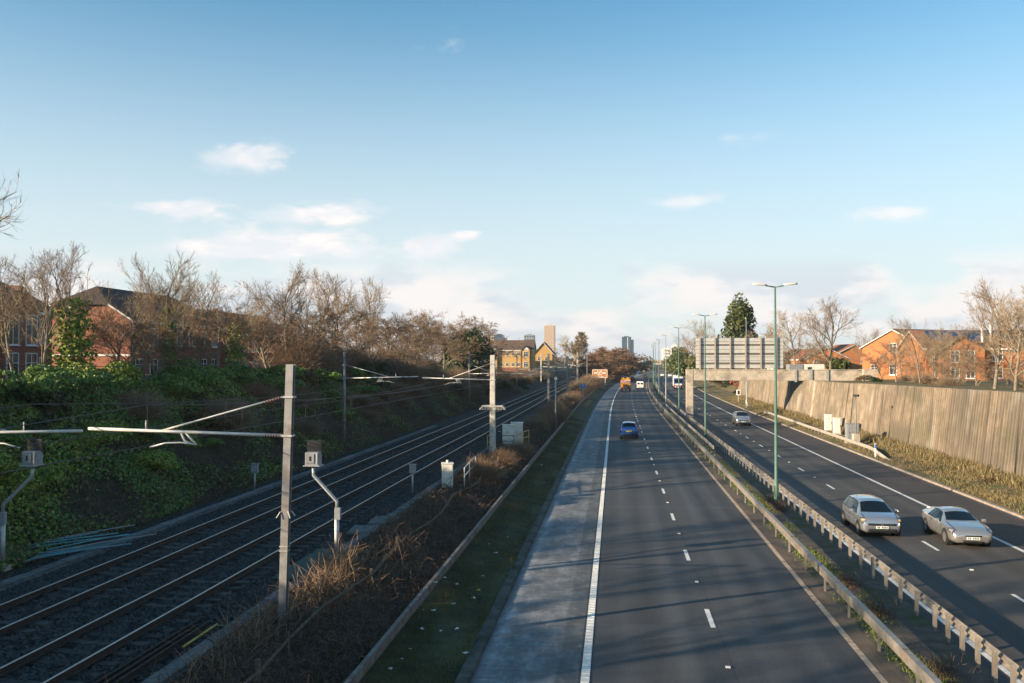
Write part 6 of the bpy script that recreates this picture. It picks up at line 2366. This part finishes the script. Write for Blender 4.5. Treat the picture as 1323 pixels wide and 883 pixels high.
# ------------------------------------------------------------------ litter on the verge and in the brambles
def crumple(seed, s):
    r = random.Random(seed)
    mb = MB()
    for i in range(4):
        for j in range(4):
            mb.v.append(((i - 1.5) * s / 3 + r.gauss(0, s * .08), (j - 1.5) * s / 3 + r.gauss(0, s * .08), r.random() * s * .45))
    for i in range(3):
        for j in range(3):
            a = i * 4 + j
            mb.f.append((a, a + 1, a + 5, a + 4))
    return mb


LM = [crumple(i, .17).mesh('litter', m) for i, m in enumerate((M_LITTER, M_LITTER, M_LITTER_B, M_LITTER, M_LITTER_Y))]
LIT = [(575, 745), (590, 752), (608, 755), (618, 757), (560, 790), (545, 812), (570, 815), (590, 812), (602, 838), (520, 850), (505, 862), (640, 715), (632, 702), (655, 690), (660, 640), (668, 628),
       (572, 722), (548, 790), (700, 600), (585, 780), (530, 835), (612, 770), (624, 742)]
for i, (px, py) in enumerate(LIT):
    x, y = at_ground(px, py, .2)
    k = 2 if i in (2, 14) else (4 if i == 3 else i % 2)
    o = inst(LM[k], 'litter', None, (x, y, float(vz(x, y)) if x > -6.5 else float(bramble_z(x, y)) + .1), (0, 0, random.uniform(0, 6)), (random.uniform(.35, .9),) * 3)
    tag(o, {0: 'scrap of white litter beside the left barrier', 1: 'scrap of white litter beside the left barrier', 2: 'scrap of blue litter by the left verge barrier', 4: 'yellow scrap of litter on the left grass verge'}[k], 'litter', 'litter along the left verge')
for i, (px, py) in enumerate(((645, 570), (652, 583), (660, 600), (640, 612), (665, 590), (672, 575), (560, 755))):
    x, y = at_ground(px, py, .6)
    o = inst(LM[i % 2], 'litter', None, (x, y, float(bramble_z(x, y)) + .35), (0, 0, i), (1.3,) * 3)
    tag(o, 'pale plastic litter snagged in the brambles below the white cabinets' if i < 6 else 'pale litter in the brambles near the signal', 'litter', 'litter snagged in the brambles')


# ------------------------------------------------------------------ thin winter haze
hz = MB().box((0, 950, 27), (3400, 2900, 58)).build('haze', M_GLASS)
hz.data.materials.clear()
hm = bpy.data.materials.new('haze')
hm.use_nodes = True
hm.node_tree.nodes.remove(hm.node_tree.nodes['Principled BSDF'])
pv = hm.node_tree.nodes.new('ShaderNodeVolumePrincipled')
pv.inputs['Color'].default_value = (.85, .90, .96, 1)
pv.inputs['Density'].default_value = .00013
pv.inputs['Anisotropy'].default_value = .2
hm.node_tree.links.new(pv.outputs[0], hm.node_tree.nodes['Material Output'].inputs['Volume'])
hz.data.materials.append(hm)
hz['kind'] = 'stuff'
hz['label'] = 'thin pale haze over the whole scene'
hz['category'] = 'haze'

# ------------------------------------------------------------------ tell look-alikes apart by their order in view
ORD = 'leftmost second third fourth fifth sixth seventh eighth ninth tenth eleventh twelfth thirteenth fourteenth fifteenth sixteenth seventeenth eighteenth nineteenth twentieth'.split()


def column(o):
    v = Vector(o.location) - Vector((0, 0, EYE))
    k = v.dot(_fw)
    return (CX + F * v.dot(_rt) / k) if k > 1 else -1e4 + v.y


by_label = {}
for o in scene.objects:
    if o.parent is None and 'label' in o and o.get('kind') is None:
        by_label.setdefault(o['label'], []).append(o)
for lb, os_ in by_label.items():
    if len(os_) < 2:
        continue
    os_.sort(key=column)
    for i, o in enumerate(os_):
        q = 'leftmost of its kind' if i == 0 else ('rightmost of its kind' if i == len(os_) - 1 else (ORD[i] if i < 20 else str(i + 1) + 'th') + ' from the left')
        o['label'] = lb + ', ' + q
